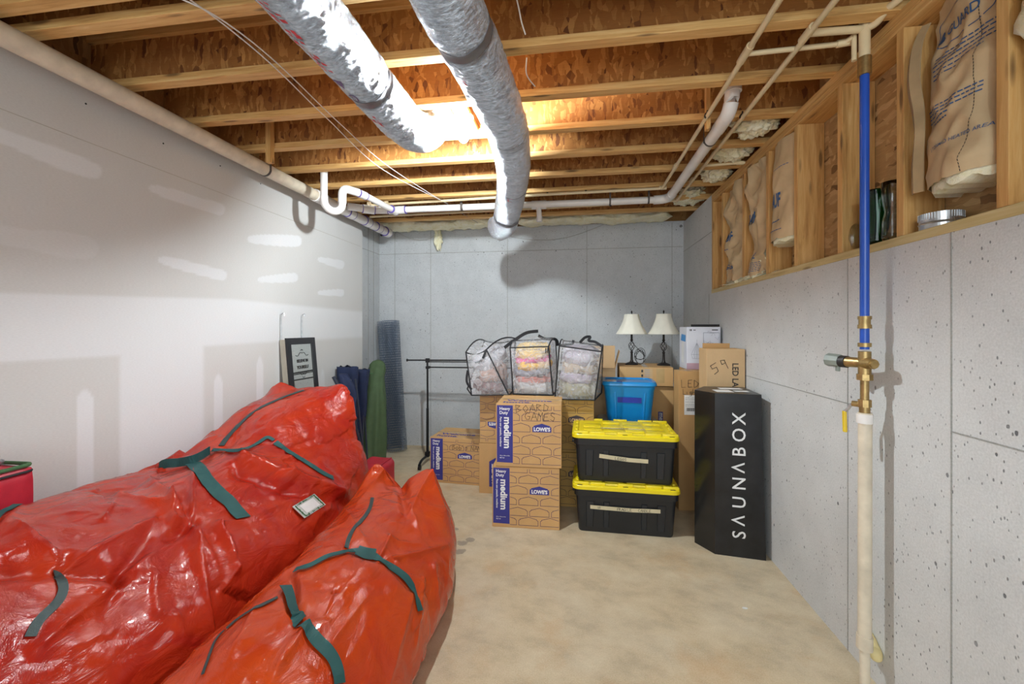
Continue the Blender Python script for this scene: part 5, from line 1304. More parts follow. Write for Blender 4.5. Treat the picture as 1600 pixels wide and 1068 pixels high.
tag(MB().tube(spline(pts, 5), .0028, M['bronze'], 6).build('lamp_cord', None, True), 'dark lamp cord coiled beside the left table lamp', 'cord')

# ------------------------------------------------------------------ clear bags of bedding
def trilin(C, u, v, w_):
    def L(a, b_, t_): return a + (b_ - a) * t_
    return L(L(L(C[0], C[1], u), L(C[2], C[3], u), v), L(L(C[4], C[5], u), L(C[6], C[7], u), v), w_)
def clear_bag(label, C, handles, contents, seed, bulge=.03, top_sag=None, zipper=False):
    C = [Vector(c) for c in C]; base = (C[0] + C[1] + C[2] + C[3]) / 4
    base.z = min(c.z for c in C)
    t = thing('clear_storage_bag', base, label, 'storage bag', 'clear bedding bags')
    cen = sum(C, Vector()) / 8
    def S_(u, v, w_):
        p = trilin(C, u, v, w_); q = Vector((0, 0, 0))
        def bl(a): return 4 * a * (1 - a)
        q.x += ((u > .999) - (u < .001)) * bulge * bl(v) * bl(w_); q.y += ((v > .999) - (v < .001)) * bulge * bl(u) * bl(w_)
        if w_ > .999: q.z += (top_sag(u, v) if top_sag else 0)
        if w_ < .001: q.z -= 0
        nn = Vector((noise.noise(p * 9 + Vector((seed, 0, 0))), noise.noise(p * 9 + Vector((0, seed, 0))), noise.noise(p * 9 + Vector((0, 0, seed)))))
        e = min(1, 6 * min(max(u * (1 - u), 0) + max(v * (1 - v), 0), max(v * (1 - v), 0) + max(w_ * (1 - w_), 0), max(u * (1 - u), 0) + max(w_ * (1 - w_), 0)))
        return p + q + nn * .012 * e
    mb = MB(); N_ = 18
    def face(fn):
        n = N_ + 1; vs = [fn(i / N_, j / N_) for j in range(n) for i in range(n)]
        mb.raw(vs, [(j * n + i, j * n + i + 1, (j + 1) * n + i + 1, (j + 1) * n + i) for j in range(N_) for i in range(N_)], M['clear'])
    face(lambda a, b_: S_(a, 0, b_)); face(lambda a, b_: S_(1 - a, 1, b_)); face(lambda a, b_: S_(0, 1 - a, b_)); face(lambda a, b_: S_(1, a, b_)); face(lambda a, b_: S_(a, b_, 1)); face(lambda a, b_: S_(a, 1 - b_, 0))
    mb.build('clear_shell', t, 'full')
    def edge(fn, r_=.0065): MB().tube([fn(i / 16) for i in range(17)], r_, M['binding'], 6).build('binding', t, True)
    for fn in (lambda s: S_(s, 0, 0), lambda s: S_(s, 0, 1), lambda s: S_(0, 0, s), lambda s: S_(1, 0, s), lambda s: S_(s, 1, 1), lambda s: S_(0, s, 1), lambda s: S_(1, s, 1), lambda s: S_(0, s, 0), lambda s: S_(1, s, 0), lambda s: S_(1, 1, s), lambda s: S_(0, 1, s)): edge(fn)
    for pts, wd in handles:
        P = spline(pts, 6); rg = []
        for i, p in enumerate(P):
            tg = (P[min(i + 1, len(P) - 1)] - P[max(i - 1, 0)]).normalized(); a = tg.cross(Vector((0, 1, .3))).normalized() * wd / 2; b_ = Vector((0, .0025, 0))
            rg.append([p - a - b_, p + a - b_, p + a + b_, p - a + b_])
        MB().loft(rg, M['binding']).build('handle', t, True)
    if zipper:
        for x in (.93, .98):
            p = S_(x, 0, 1); MB().box((p.x - .004, p.y - .012, p.z - .055), (p.x + .004, p.y - .008, p.z - .01), M['binding'], .002).build('zipper_pull', t)
    # folded bedding inside
    for k, (lab, col, u0, u1, w0, w1, kind) in enumerate(contents):
        rg = []; n = 44; hw_ = (w1 - w0) * .16; w0 = max(.01, w0 - hw_); w1 = min(.99, w1 + hw_)
        for j in range(19):
            f = j / 18; r_ = []
            v = .03 + .9 * f; taper = sin(pi * (0.10 + .80 * f)) ** .3
            for i in range(n):
                a = 2 * pi * i / n; cx_, cz = (u0 + u1) / 2, (w0 + w1) / 2
                ca, sa = cos(a), sin(a); ex = abs(ca) ** .55 * (1 if ca > 0 else -1); ez = abs(sa) ** .7 * (1 if sa > 0 else -1)
                p = trilin(C, cx_ + ex * (u1 - u0) / 2 * taper, v, cz + ez * (w1 - w0) / 2 * taper)
                p += Vector((noise.noise(p * 11 + Vector((k, seed, 0))), noise.noise(p * 9), noise.noise(p * 12 + Vector((0, k, seed))))) * .024 + Vector((noise.noise(p * 30), noise.noise(p * 27 + Vector((k, 0, 0))), noise.noise(p * 34 + Vector((0, k, 0))))) * .010
                r_.append(p)
            rg.append(r_)
        o = MB().loft(rg, cloth(col)).build('folded_blanket', None, 'full'); tag(o, lab, 'blanket', 'bedding in the clear bags')
    return t
zb0 = .925
# left bag: leaning to the left, flopped top
def P3(px, py, y): return at_y(px, py, y)
YB0, YB1 = 3.70, 4.08
C1 = [P3(737, 624, YB0 - .03), P3(795, 611, YB0), P3(730, 616, YB1) + Vector((.0, 0, 0)), P3(803, 600, YB1), P3(728, 550, YB0 - .02), P3(760, 546, YB0 + .02), P3(757, 532, YB1), P3(806, 529, YB1)]
for c in C1[:4]: c.z = max(c.z, zb0 + .002)
C1[0].z = .930; C1[1].z = .935; C1[2].z = .925; C1[3].z = .925
clear_bag('clear zip bag of bedding slumping to the left, leftmost of three', C1, [([C1[5] + Vector((-.10, -.02, -.12)), C1[5] + Vector((-.035, -.03, -.09)), C1[5] + Vector((-.0, -.01, -.0))], .02), ([C1[0] + Vector((0, 0, .05)), C1[0] + Vector((-.045, .0, .12)), C1[0] + Vector((-.035, 0, .22))], .02)],
          [('mauve brown blanket at the bottom of the left clear bag', (.22, .14, .14), .08, .92, .04, .30, 1), ('dusty rose blanket in the middle of the left clear bag', (.42, .27, .22), .25, .95, .28, .55, 1), ('white pillow at the top of the left clear bag', (.55, .54, .58), .12, .92, .56, .90, 1)], 1.0, .035, lambda u, v: .05 * 4 * v * (1 - v) - .03 * 4 * u * (1 - u))
YC0 = 3.66
C2 = [P3(802, 608, YC0), P3(864, 614, YC0), P3(800, 604, 4.05), P3(872, 606, 4.05), P3(797, 543, YC0), P3(857, 541, YC0), P3(805, 532, 4.05), P3(868, 529, 4.05)]
for c in C2[:4]: c.z = zb0 + .025
C2[1].z = .95; C2[0].z = .952
clear_bag('clear zip bag with yellow and pink bedding, middle of three', C2, [([P3(788, 543, 3.8), P3(803, 532, 3.82), P3(822, 520, 3.84), P3(841, 517, 3.86)], .030), ([P3(841, 524, 3.9), P3(852, 529, 3.9), P3(868, 530, 3.95), P3(872, 540, 4.0)], .028)],
          [('pale grey sheet at the bottom of the middle clear bag', (.50, .50, .50), .06, .94, .02, .24, 1), ('coral patterned blanket in the middle clear bag', (.58, .22, .19), .08, .94, .22, .38, 1), ('slate grey blanket in the middle clear bag', (.24, .24, .30), .06, .88, .36, .52, 1),
           ('golden yellow blanket in the middle clear bag', (.80, .48, .08), .08, .94, .50, .66, 1), ('magenta blanket in the middle clear bag', (.68, .10, .30), .08, .94, .64, .76, 1), ('yellow and cream blanket at the top of the middle clear bag', (.78, .55, .20), .08, .94, .74, .97, 1)], 2.0, .02, lambda u, v: .06 * (4 * v * (1 - v)) * (1 - abs(2 * u - 1) * .5), True)
YD0 = 3.60
C3 = [P3(867, 616, YD0), P3(929, 626, YD0), P3(872, 604, 4.02), P3(940, 606, 4.02), P3(874, 540, YD0), P3(940, 549, YD0), P3(880, 532, 4.02), P3(942, 540, 4.02)]
for c in C3[:4]: c.z = .925
clear_bag('clear zip bag of pale patterned bedding, rightmost of three', C3, [([P3(874, 539, 3.7), P3(885, 538, 3.7), P3(894, 537, 3.72), P3(896, 531, 3.74)], .022), ([P3(906, 535, 3.75), P3(914, 527, 3.77), P3(922, 526, 3.78), P3(920, 532, 3.76), P3(930, 534, 3.75), P3(941, 541, 3.72)], .024)],
          [('olive grey blanket at the bottom of the right clear bag', (.33, .31, .22), .06, .94, .02, .33, 1), ('lavender patterned blanket in the right clear bag', (.38, .33, .42), .06, .94, .31, .52, 1), ('tan and rust quilt in the right clear bag', (.42, .33, .24), .06, .94, .50, .68, 1), ('pale mauve blanket at the top of the right clear bag', (.42, .38, .44), .06, .94, .66, .96, 1)], 3.0, .02, lambda u, v: .03 * 4 * v * (1 - v))

# ------------------------------------------------------------------ garment rack
t = thing('garment_rack', (-1.45, 4.55, 0), 'black metal garment rack with castors standing against the back wall', 'clothes rack')
yr = 4.62
xp = at_y(668, 600, yr).x; zt = at_y(668, 562, yr).z
MB().tube([(xp, yr, .07), (xp, yr, .62)], .0145, M['black_metal'], 14).build('lower_post', t, True)
MB().tube([(xp + .002, yr, .60), (xp - .002, yr, zt + .01)], .011, M['black_metal'], 14).build('upper_post', t, True)
xl_ = at_y(636, 564, yr).x
mb = MB(); mb.tube([(xl_, yr, zt - .005), (-.62, yr - .02, zt + .006)], .0085, M['black_metal'], 12); mb.tube([(xl_ - .004, yr, zt - .005), (xl_ + .008, yr, zt - .005)], .016, M['black_metal'], 12); mb.build('top_rail', t, True)
MB().tube([(xp, yr + .03, zt - .085), (-.62, yr + .01, zt - .08)], .0075, M['black_metal'], 12).build('second_rail', t, True)
MB().tube([(xp + .01, yr - .01, zt - .02), (-.62, yr - .05, zt - .012)], .006, M['black_metal'], 10).build('third_rail', t, True)
mb = MB(); mb.box((xp - .02, yr - .02, zt - .03), (xp + .022, yr + .02, zt + .02), M['black_metal'], .005); mb.box((xp - .018, yr - .018, zt - .10), (xp + .02, yr + .045, zt - .07), M['black_metal'], .004); mb.build('corner_block', t)
mb = MB(); mb.tube(spline([(xp, yr - .26, .055), (xp, yr - .18, .085), (xp, yr, .085), (xp, yr + .18, .085), (xp, yr + .26, .055)], 5), .014, M['black_metal'], 12); mb.box((xp - .022, yr - .03, .07), (xp + .022, yr + .03, .13), M['black_metal'], .005); mb.build('foot', t, True)
for dy in (-.25, .25):
    MB().tube([(xp - .012, yr + dy, .026), (xp + .012, yr + dy, .026)], .026, M['black_metal'], 18).box((xp - .014, yr + dy - .012, .026), (xp + .014, yr + dy + .012, .06), M['black_metal'], .002).build('castor', t, True)
MB().tube([(-.62, yr, .07), (-.62, yr, zt)], .012, M['black_metal'], 12).build('far_post', t, True)
MB().tube([(xp, yr, .12), (-.62, yr, .12)], .011, M['black_metal'], 12).build('lower_rail', t, True)

# ------------------------------------------------------------------ roll of wire netting
cb = at_z(616, 690, 0.02); ct = Vector((at_y(607, 498, YB - .16).x, YB - .17, 1.63))
cb = Vector((at_y(619, 690, 5.02).x, 5.02, 0.004))
ax = (ct - cb); Lh = ax.length
Xr = frame(cb, ax.cross(Vector((0, 1, 0))).cross(ax) * -1, ax.cross(ax.cross(Vector((0, 1, 0))).cross(ax)) if False else Vector((0, 1, 0)))
zax = ax.normalized(); xax = Vector((1, 0, 0)); xax = (xax - zax * xax.dot(zax)).normalized(); yax = zax.cross(xax)
Xr = Matrix((xax, yax, zax)).transposed().to_4x4(); Xr.translation = cb
t = thing('wire_netting_roll', cb, 'tall upright roll of galvanised hexagonal wire netting in the back left corner', 'wire netting')
def netting(R0, nc, seed):
    mb = MB(); hh = .030; rows = int(Lh / hh)
    def pt(i, z): 
        a = 2 * pi * i / nc; r_ = R0 * (1 + .05 * sin(a * 2 + seed) + .02 * sin(z * 9 + seed)); return Vector((r_ * cos(a), r_ * sin(a), z))
    wr = .00125
    for j in range(rows):
        z = j * hh; o_ = (j % 2) * .5
        for i in range(nc):
            segs = [(pt(i + o_, z), pt(i + o_, z + hh * .55)), (pt(i + o_, z + hh * .55), pt(i + o_ + .5, z + hh)), (pt(i + o_, z + hh * .55), pt(i + o_ - .5, z + hh))]
            for a, b_ in segs:
                d_ = (b_ - a).normalized(); u_ = d_.cross(Vector((a.x, a.y, 0)).normalized()) ; v_ = Vector((a.x, a.y, 0)).normalized()
                P = [a + u_ * wr, a - u_ * wr, a + v_ * wr, b_ + u_ * wr, b_ - u_ * wr, b_ + v_ * wr]
                mb.raw(P, [(0, 1, 4, 3), (1, 2, 5, 4), (2, 0, 3, 5)], M['hexwire'], Xr)
    return mb
for k, (r_, nc) in enumerate(((.128, 30), (.118, 28), (.106, 26), (.092, 22))): netting(r_, nc, k * 1.3).build('netting_layer', t)

# ------------------------------------------------------------------ green tent bag
rg = []
key = [(0.0, -1.86, 4.62, .13, .13), (.05, -1.86, 4.62, .145, .14), (.35, -1.88, 4.66, .155, .13), (.7, -1.91, 4.70, .13, .11), (.95, -1.96, 4.76, .10, .09), (1.03, -1.98, 4.78, .125, .08), (1.10, -1.99, 4.79, .11, .075), (1.14, -2.0, 4.80, .07, .05), (1.155, -2.0, 4.80, .02, .02)]
key = [(z, x - .385 + .085 * z * z, y - .10 - .02 * z, a * .84, b_) for z, x, y, a, b_ in key]
def keyi(z):
    for a, b_ in zip(key[:-1], key[1:]):
        if a[0] <= z <= b_[0]: f = (z - a[0]) / (b_[0] - a[0]); f = f * f * (3 - 2 * f); return [p + (q - p) * f for p, q in zip(a, b_)]
    return key[-1]
for j in range(60):
    z, x, y, a, b_ = keyi(1.155 * j / 59); r_ = []
    for i in range(40):
        th = 2 * pi * i / 40; q = 1 + .13 * noise.noise(Vector((cos(th) * 2.2, sin(th) * 2.2, z * 1.6))) + .06 * sin(th * 7 + z * 3)
        q += (.13 if 1.0 < z < 1.12 else 0) * noise.noise(Vector((cos(th) * 4, sin(th) * 4, z * 22)))
        r_.append(Vector((x + a * q * cos(th), y + b_ * q * sin(th), z)))
    rg.append(r_)
t = thing('tent_bag', (-2.24, 4.5, 0), 'dark green canvas carry bag standing upright beside the netting roll', 'bag')
MB().loft(rg, M['green_cloth']).build('bag_body', t, 'full')
MB().tube([(-2.43, 4.58, .99), (-2.35, 4.55, 1.0), (-2.27, 4.59, 1.005), (-2.26, 4.66, 1.0)], .006, M['green_pipe'], 8).build('drawstring', t, True)

# ------------------------------------------------------------------ folded camp chairs
def camp_chair(base, label, seed, sc_=1.0, cloth_on=True, lean=0.0):
    t = thing('camp_chair', base, label, 'folding chair', 'folded camp chairs', False, 0)
    r = random.Random(seed)
    for k in range(4):
        a = pi / 2 * k + .4; x0, y0 = .075 * cos(a), .055 * sin(a); x1, y1 = .05 * cos(a + 1.2), .04 * sin(a + 1.2)
        MB().tube([(x0, y0, .0), (x1 + lean, y1, .86 + .03 * r.random())], .0095, M['navy_tube'], 10).build('leg', t, True)
    for k in range(4):
        a = pi / 2 * k + 1.0; x0, y0 = .06 * cos(a), .045 * sin(a)
        MB().tube([(x0, y0, .04), (-x0 * .8 + lean * .7, -y0 * .8, .60)], .0085, M['navy_tube'], 10).build('cross_bar', t, True)
    for k in range(3):
        a = 2.1 * k; MB().box((.055 * cos(a) - .014 + lean * .7, .04 * sin(a) - .014, .62), (.055 * cos(a) + .014 + lean * .7, .04 * sin(a) + .014, .67), M['black_metal'], .004).build('joint', t)
    if cloth_on:
        rg = []
        for j in range(22):
            f = j / 21; z = .50 + .44 * f; row = []
            for i in range(36):
                th = 2 * pi * i / 36; q = 1 + .28 * sin(th * 3 + seed + f * 2) * (1 - .3 * f) + .18 * noise.noise(Vector((cos(th) * 2, sin(th) * 2, z * 5 + seed)))
                a_, b_ = (.05 + .05 * f) * q, (.04 + .035 * f) * q
                row.append(Vector((lean * (.5 + .5 * f) + a_ * cos(th), b_ * sin(th), z + .02 * noise.noise(Vector((cos(th) * 3, sin(th) * 3, seed))))))
            rg.append(row)
        MB().loft(rg, M['navy_cloth']).build('canvas_seat', t, 'full')
        rg = []
        for j in range(16):
            f = j / 15; z = .36 + .24 * f; row = []
            for i in range(24):
                th = 2 * pi * i / 24; q = 1 + .3 * sin(th * 3 + seed + 1)
                row.append(Vector((lean * .5 + (.028 + .02 * f) * q * cos(th), (.024 + .015 * f) * q * sin(th), z)))
            rg.append(row)
        MB().loft(rg, M['navy_cloth']).build('canvas_sling', t, 'full')
    return t
p1 = at_y(542, 570, 4.02); p2 = at_y(556, 570, 4.2)
s1 = camp_chair((p1.x, 4.05, 0), 'folded navy camp chair bundled upright, nearer one beside the tree bag', 1.0); s1.scale = (1.05, 1.05, 1.20)
s2 = camp_chair((p2.x + .03, 4.25, 0), 'folded navy camp chair bundled upright, farther one beside the green bag', 2.3); s2.scale = (1.0, 1.0, 1.15)
# arm tube leaning out to the left
t = thing('camp_chair', (-1.95, 3.72, 0), 'folded navy camp chair leaning left with a slate tube sticking up behind the tree bag', 'folding chair', 'folded camp chairs')
a0 = at_y(521, 588, 3.72); a1 = at_y(548, 640, 3.80); a2 = at_y(565, 700, 3.9)
MB().tube([a0, a1, a2, (a2.x + .05, 3.95, 0.02)], .017, M['navy_tube'], 14).build('arm_tube', t, True)
MB().tube([(a0 + a1) * .5 + Vector((.0, -.0005, -.02)), (a0 + a1) * .5 + Vector((.02, 0.002, -.08))], .0178, M['white_label'], 14).build('label_band', t, True)
for dx in (-.02, .05, .1): MB().tube([(a1.x - .08 + dx, 3.85, 1.03), (a2.x - .02 + dx * .6, 3.92, 0.0)], .010, M['navy_tube'], 10).build('leg', t, True)
rg = []
for j in range(16):
    f = j / 15; row = []
    for i in range(24):
        th = 2 * pi * i / 24; q = 1 + .25 * sin(th * 3 + f * 3)
        row.append(Vector((a0.x + .02 + .10 * f + (.035 + .04 * sin(pi * f)) * q * cos(th), 3.84 + .04 * q * sin(th), 1.08 - .42 * f + (.10 * f if cos(th) > 0 else 0))))
    rg.append(row)
MB().loft(rg, M['navy_cloth']).build('canvas_seat', t, 'full')

# ------------------------------------------------------------------ mirror cabinet leaning on the drywall
t = thing('mirror_cabinet', (XL + .05, 3.3, 0), 'narrow black-framed mirror cabinet with over-door hooks leaning on the drywall', 'mirror cabinet')
y0_, y1_ = 3.19, 3.57; Hc = 1.44; lean = .13
def cab(y, u, z): # u = depth from the front; leaning back against the wall
    return Vector((XL + .075 + lean * (1 - z / Hc) - u, y, z))
def slab(ya, yb, z0, z1, u0, u1, mat, mb=None):
    mb = mb or MB(); P = [cab(y, u, z) for z in (z0, z1) for y in (ya, yb) for u in (u0, u1)]
    return mb.raw(P, [(0, 1, 3, 2), (4, 6, 7, 5), (0, 4, 5, 1), (2, 3, 7, 6), (0, 2, 6, 4), (1, 5, 7, 3)], mat)
slab(y0_, y1_, 0.012, Hc - .015, .018, .068, M['beige']).build('cabinet_body', t)
fw = .048
mb = MB(); slab(y0_, y0_ + fw, 0.01, Hc, 0, .020, M['black_frame'], mb); slab(y1_ - fw, y1_, 0.01, Hc, 0, .020, M['black_frame'], mb); slab(y0_ + fw, y1_ - fw, Hc - .055, Hc, 0, .020, M['black_frame'], mb); slab(y0_ + fw, y1_ - fw, .01, .06, 0, .020, M['black_frame'], mb); mb.build('frame', t)
mir = slab(y0_ + fw, y1_ - fw, .06, Hc - .055, .008, .012, M['mirror']).build('mirror', t)
# lettering on the glass (faces +X, reads from -Y to +Y)
o_ = cab(y0_ + .085, .007, 1.26); zv = (cab(0, 0, 1) - cab(0, 0, 0)).normalized()
Xm = frame(o_, (0, 1, 0), zv); mb = MB()
mb.text('BELIEVE IN', .036, M['marker'], Xm @ Matrix.Translation((.105, -.03, .0005)), .0012, .9, 'CENTER'); mb.text('YOURSELF', .038, M['marker'], Xm @ Matrix.Translation((.105, -.085, .0005)), .0012, .9, 'CENTER')
for sg, zb_ in ((1, .02), (-1, -.105)):
    for m_ in (-1, 1):
        scribble(mb, Xm, [[(.105 + m_ * .012 * k, zb_ + sg * (.012 * sin(k * .9) + .012 + .002 * (7 - k))) for k in range(8)]], M['marker'], .0035)
    scribble(mb, Xm, [[(.09, zb_ + sg * .05), (.105, zb_ + sg * .06), (.12, zb_ + sg * .05)]], M['marker'], .0035)
mb.build('mirror_lettering', mir).location = (0, 0, 0)
for y in (3.205, 3.475):
    zt_ = Hc + .20; MB().tube([(XL + .012, y, Hc - .1), (XL + .012, y, zt_ - .012), (XL + .016, y, zt_), (XL + .045, y - .01, zt_ + .01), (XL + .05, y - .01, zt_ - .015)], .0045, M['steel'], 8).build('door_hook', t, True)

# ------------------------------------------------------------------ crimson bags
def soft_box(x0, x1, y0, y1, z0, z1, r, seed, amp=.02, n=26):
    bm = bmesh.new(); bmesh.ops.create_cube(bm, size=2); bmesh.ops.subdivide_edges(bm, edges=bm.edges[:], cuts=n, use_grid_fill=True)
    c = Vector(((x0 + x1) / 2, (y0 + y1) / 2, (z0 + z1) / 2)); h = Vector(((x1 - x0) / 2, (y1 - y0) / 2, (z1 - z0) / 2)); vs = []
    for v in bm.verts:
        p = Vector((v.co.x * h.x, v.co.y * h.y, v.co.z * h.z)); q = Vector([max(-h[k] + r, min(h[k] - r, p[k])) for k in range(3)]); dd = (p - q)
        if dd.length > 1e-6: p = q + dd.normalized() * r
        p += c; nn = noise.noise(p * 4 + Vector((seed, 0, 0))); p += (p - c).normalized() * nn * amp * (1 if p.z > z0 + .05 else 0)
        p.z = max(p.z, z0); vs.append(p)
    bm.verts.index_update(); fs = [[v.index for v in f.verts] for f in bm.faces]; bm.free(); return vs, fs
vs, fs = soft_box(-1.975, -1.70, 3.33, 3.90, 0.002, .29, .06, 2.0, .03)
t = thing('duffel_bag', (-1.95, 3.6, 0), 'crimson nylon duffel bag on the floor behind the orange-red tree bags', 'bag')
MB().raw(vs, fs, M['crimson']).build('bag_body', t, 'full')
MB().tube([(-1.95, 3.37, .292), (-1.75, 3.37, .29), (-1.735, 3.45, .288), (-1.735, 3.85, .285)], .006, M['crimson'], 8).build('piping', t, True)
XC = -2.2
t = thing('wreath_bag', (-2.3, 1.2, 0), 'crimson zip bag with green piping standing against the drywall at the left edge', 'bag')
vs, fs = soft_box(-2.41, -2.20, .75, 1.445, 0.002, .955, .015, 5.0, .006, 16)
MB().raw(vs, fs, M['crimson']).build('bag_body', t, 'full')
mb = MB(); mb.tube(rounded([(-2.40, .77, .962), (-2.203, .77, .962), (-2.203, 1.44, .965), (-2.40, 1.44, .962)], .03), .008, M['green_pipe'], 8); mb.tube(rounded([(-2.40, .77, .935), (-2.198, .77, .935), (-2.198, 1.444, .94), (-2.40, 1.444, .938)], .03), .005, M['binding'], 8); mb.build('piping', t, True)
fl = []
mb = MB(); rnd = random.Random(11)
for k in range(9):
    p0 = Vector((-2.30 + rnd.uniform(-.06, .06), 1.31 + rnd.uniform(-.06, .06), .975)); mb.tube(spline([p0 + Vector((rnd.uniform(-.05, .05), rnd.uniform(-.06, .06), rnd.uniform(0, .035))) for _ in range(5)], 4), .010, M['foil'], 8)
tag(mb.build('tinsel', None, True), 'crinkled silver tinsel lying on top of the crimson bag at the left edge', 'tinsel')

# ------------------------------------------------------------------ the big red tree bags
def seg_dist(px, py, x0, y0, x1, y1):
    dx, dy = x1 - x0, y1 - y0; L = dx * dx + dy * dy; u = max(0, min(1, ((px - x0) * dx + (py - y0) * dy) / L)) if L else 0
    return math.hypot(px - x0 - u * dx, py - y0 - u * dy), u
def facet(p, sc_, seed, k=.9):
    q = p * sc_ + Vector((seed, seed * .7, seed * 1.3)); dd, pts = noise.voronoi(q); best = -9
    for d_, c in zip(dd, pts):
        g = noise.cell_vector(c * 13.7 + Vector((.31, .17, .53))) - Vector((.5, .5, .5)) if hasattr(noise, 'cell_vector') else noise.random_unit_vector()
        h = g.dot(q - c) * 1.5 + (g.x + g.y) * .3 - k * d_ * d_
        best = max(best, h)
    return best
def divider(y):
    T = [(-9, -1.355), (1.45, -1.36), (1.9, -1.39), (2.25, -1.43), (2.5, -1.46), (2.7, -1.49), (3.2, -1.44), (9, -1.44)]
    for (a, p), (b_, q) in zip(T[:-1], T[1:]):
        if a <= y <= b_: return p + (q - p) * (y - a) / (b_ - a)
    return -1.4
def tree_bag(stations, folds, seed, NU=330, NV=300, crumple=1.0):
    """stations: (Y, [(X,Z)...]) cross sections from wall side round the top to the room side"""
    ns = len(stations); nk = len(stations[0][1])
    ctl = [[Vector((x, y if not isinstance(y, tuple) else y[k], z)) for k, (x, z) in enumerate(cs)] for y, cs in stations]
    rows = []
    for j in range(NV + 1):
        v = j / NV * (ns - 1)
        col = [cr([ctl[s_][k] for s_ in range(ns)], v) for k in range(nk)]
        rows.append([cr(col, i / NU * (nk - 1)) for i in range(NU + 1)])
    # normals
    def nrm(j, i):
        a = rows[min(j + 1, NV)][i] - rows[max(j - 1, 0)][i]; b_ = rows[j][min(i + 1, NU)] - rows[j][max(i - 1, 0)]
        n_ = b_.cross(a); return n_.normalized() if n_.length > 1e-9 else Vector((0, 0, 1))
    out = []
    for j in range(NV + 1):
        r_ = []
        for i in range(NU + 1):
            p = rows[j][i]; n_ = nrm(j, i); d = 0.0
            q = Vector((p.x, p.y * .8, p.z))
            # broad facets of stiff sheet: cone fields meeting in sharp valleys and ridges
            w1 = q * 3.1 + Vector((seed, 0, 0)) + Vector((noise.noise(q * 2.2), noise.noise(q * 2.2 + Vector((9, 0, 0))), 0)) * .5
            d += .040 * facet(w1 * .75, 1.0, seed) * crumple
            w2 = Vector((q.x * 5.5 + q.y * 3, q.y * 6.0 - q.x * 2.5, q.z * 6)) + Vector((0, seed, 0)) + Vector((noise.noise(q * 5), noise.noise(q * 5 + Vector((3, 0, 0))), 0)) * .6
            msk = max(0, min(1, .5 + 1.6 * noise.noise(q * 2.3 + Vector((seed, 4, 0)))))
            d += .019 * facet(w2 * .9, 1.0, seed + 3) * crumple * msk
            d += .007 * facet(w2 * 2.3, 1.0, seed + 8) * crumple * (1.1 - msk * .6)
            rd = 1 - abs(noise.noise(Vector((q.x * 9 - q.y * 5, q.y * 8 + q.x * 3, q.z * 8 + seed)))) * 2.2
            d += .007 * max(0, rd) ** 3 * crumple * msk
            d += .018 * noise.noise(q * 3.0 + Vector((0, 0, seed)))
            P = pix(p)
            if P[0] > -500:
                for (x0, y0, x1, y1, wd, amp, kind) in folds:
                    e, u = seg_dist(P[0], P[1], x0, y0, x1, y1)
                    if e < wd * 3:
                        tp = 1 - .55 * u
                        if kind == 'r': d += 1.25 * amp * tp * exp(-(e / wd) * 1.6)
                        else: d += 1.35 * amp * tp * exp(-(e / wd) ** 2)
            fade = min(1, j / 5, (NV - j) / 5) if False else 1
            fl_ = min(1, max(0, (p.z - .0) / .08))
            r_.append(p + n_ * d * fl_)
        for p in r_:
            p.z = max(p.z, .003); p.x = max(p.x, XL + .006)
            dv = divider(p.y)
            if crumple == 1.0:
                p.x = min(p.x, dv - .004)
                if p.y < 1.5: p.x = max(p.x, -2.19 if p.y < 1.455 else -2.19 - (p.y - 1.455) * 4)
            else: p.x = max(p.x, dv + .004)
        out.append(r_)
    vs = [p for r_ in out for p in r_]; n = NU + 1; fs = []
    for j in range(NV):
        for i in range(NU): fs.append((j * n + i, j * n + i + 1, (j + 1) * n + i + 1, (j + 1) * n + i))
        fs.append((j * n + NU, j * n, (j + 1) * n, (j + 1) * n + NU))
    # end caps as fans bulging slightly outwards
    for j, sgn in ((0, -1), (NV, 1)):
        prev = [j * n + i for i in range(n)]; c = sum((out[j][i] for i in range(n)), Vector()) / n
        for k, f in enumerate((.25, .5, .75)):
            base = len(vs); 
            for i in range(n):
                p = out[j][i].lerp(c, f); p = p + Vector((0, sgn * .035 * (1 - (1 - f) ** 2), 0)) + Vector((0, .02 * noise.noise(p * 7 + Vector((seed, 0, 0))), 0)); vs.append(p)
            cur = [base + i for i in range(n)]
            for i in range(n):
                a, b_ = i, (i + 1) % n; q_ = (prev[a], prev[b_], cur[b_], cur[a]); fs.append(q_ if sgn < 0 else q_[::-1])
            prev = cur
        base = len(vs); vs.append(c + Vector((0, sgn * .045, 0)))
        for i in range(n): fs.append((prev[i], prev[(i + 1) % n], base) if sgn < 0 else (prev[(i + 1) % n], prev[i], base))
    return vs, [tuple(reversed(f)) for f in fs]
def cast(bvh, px, py):
    d = ray(px, py).normalized(); h = bvh.ray_cast(CAM, d)
    return h[0], h[1]
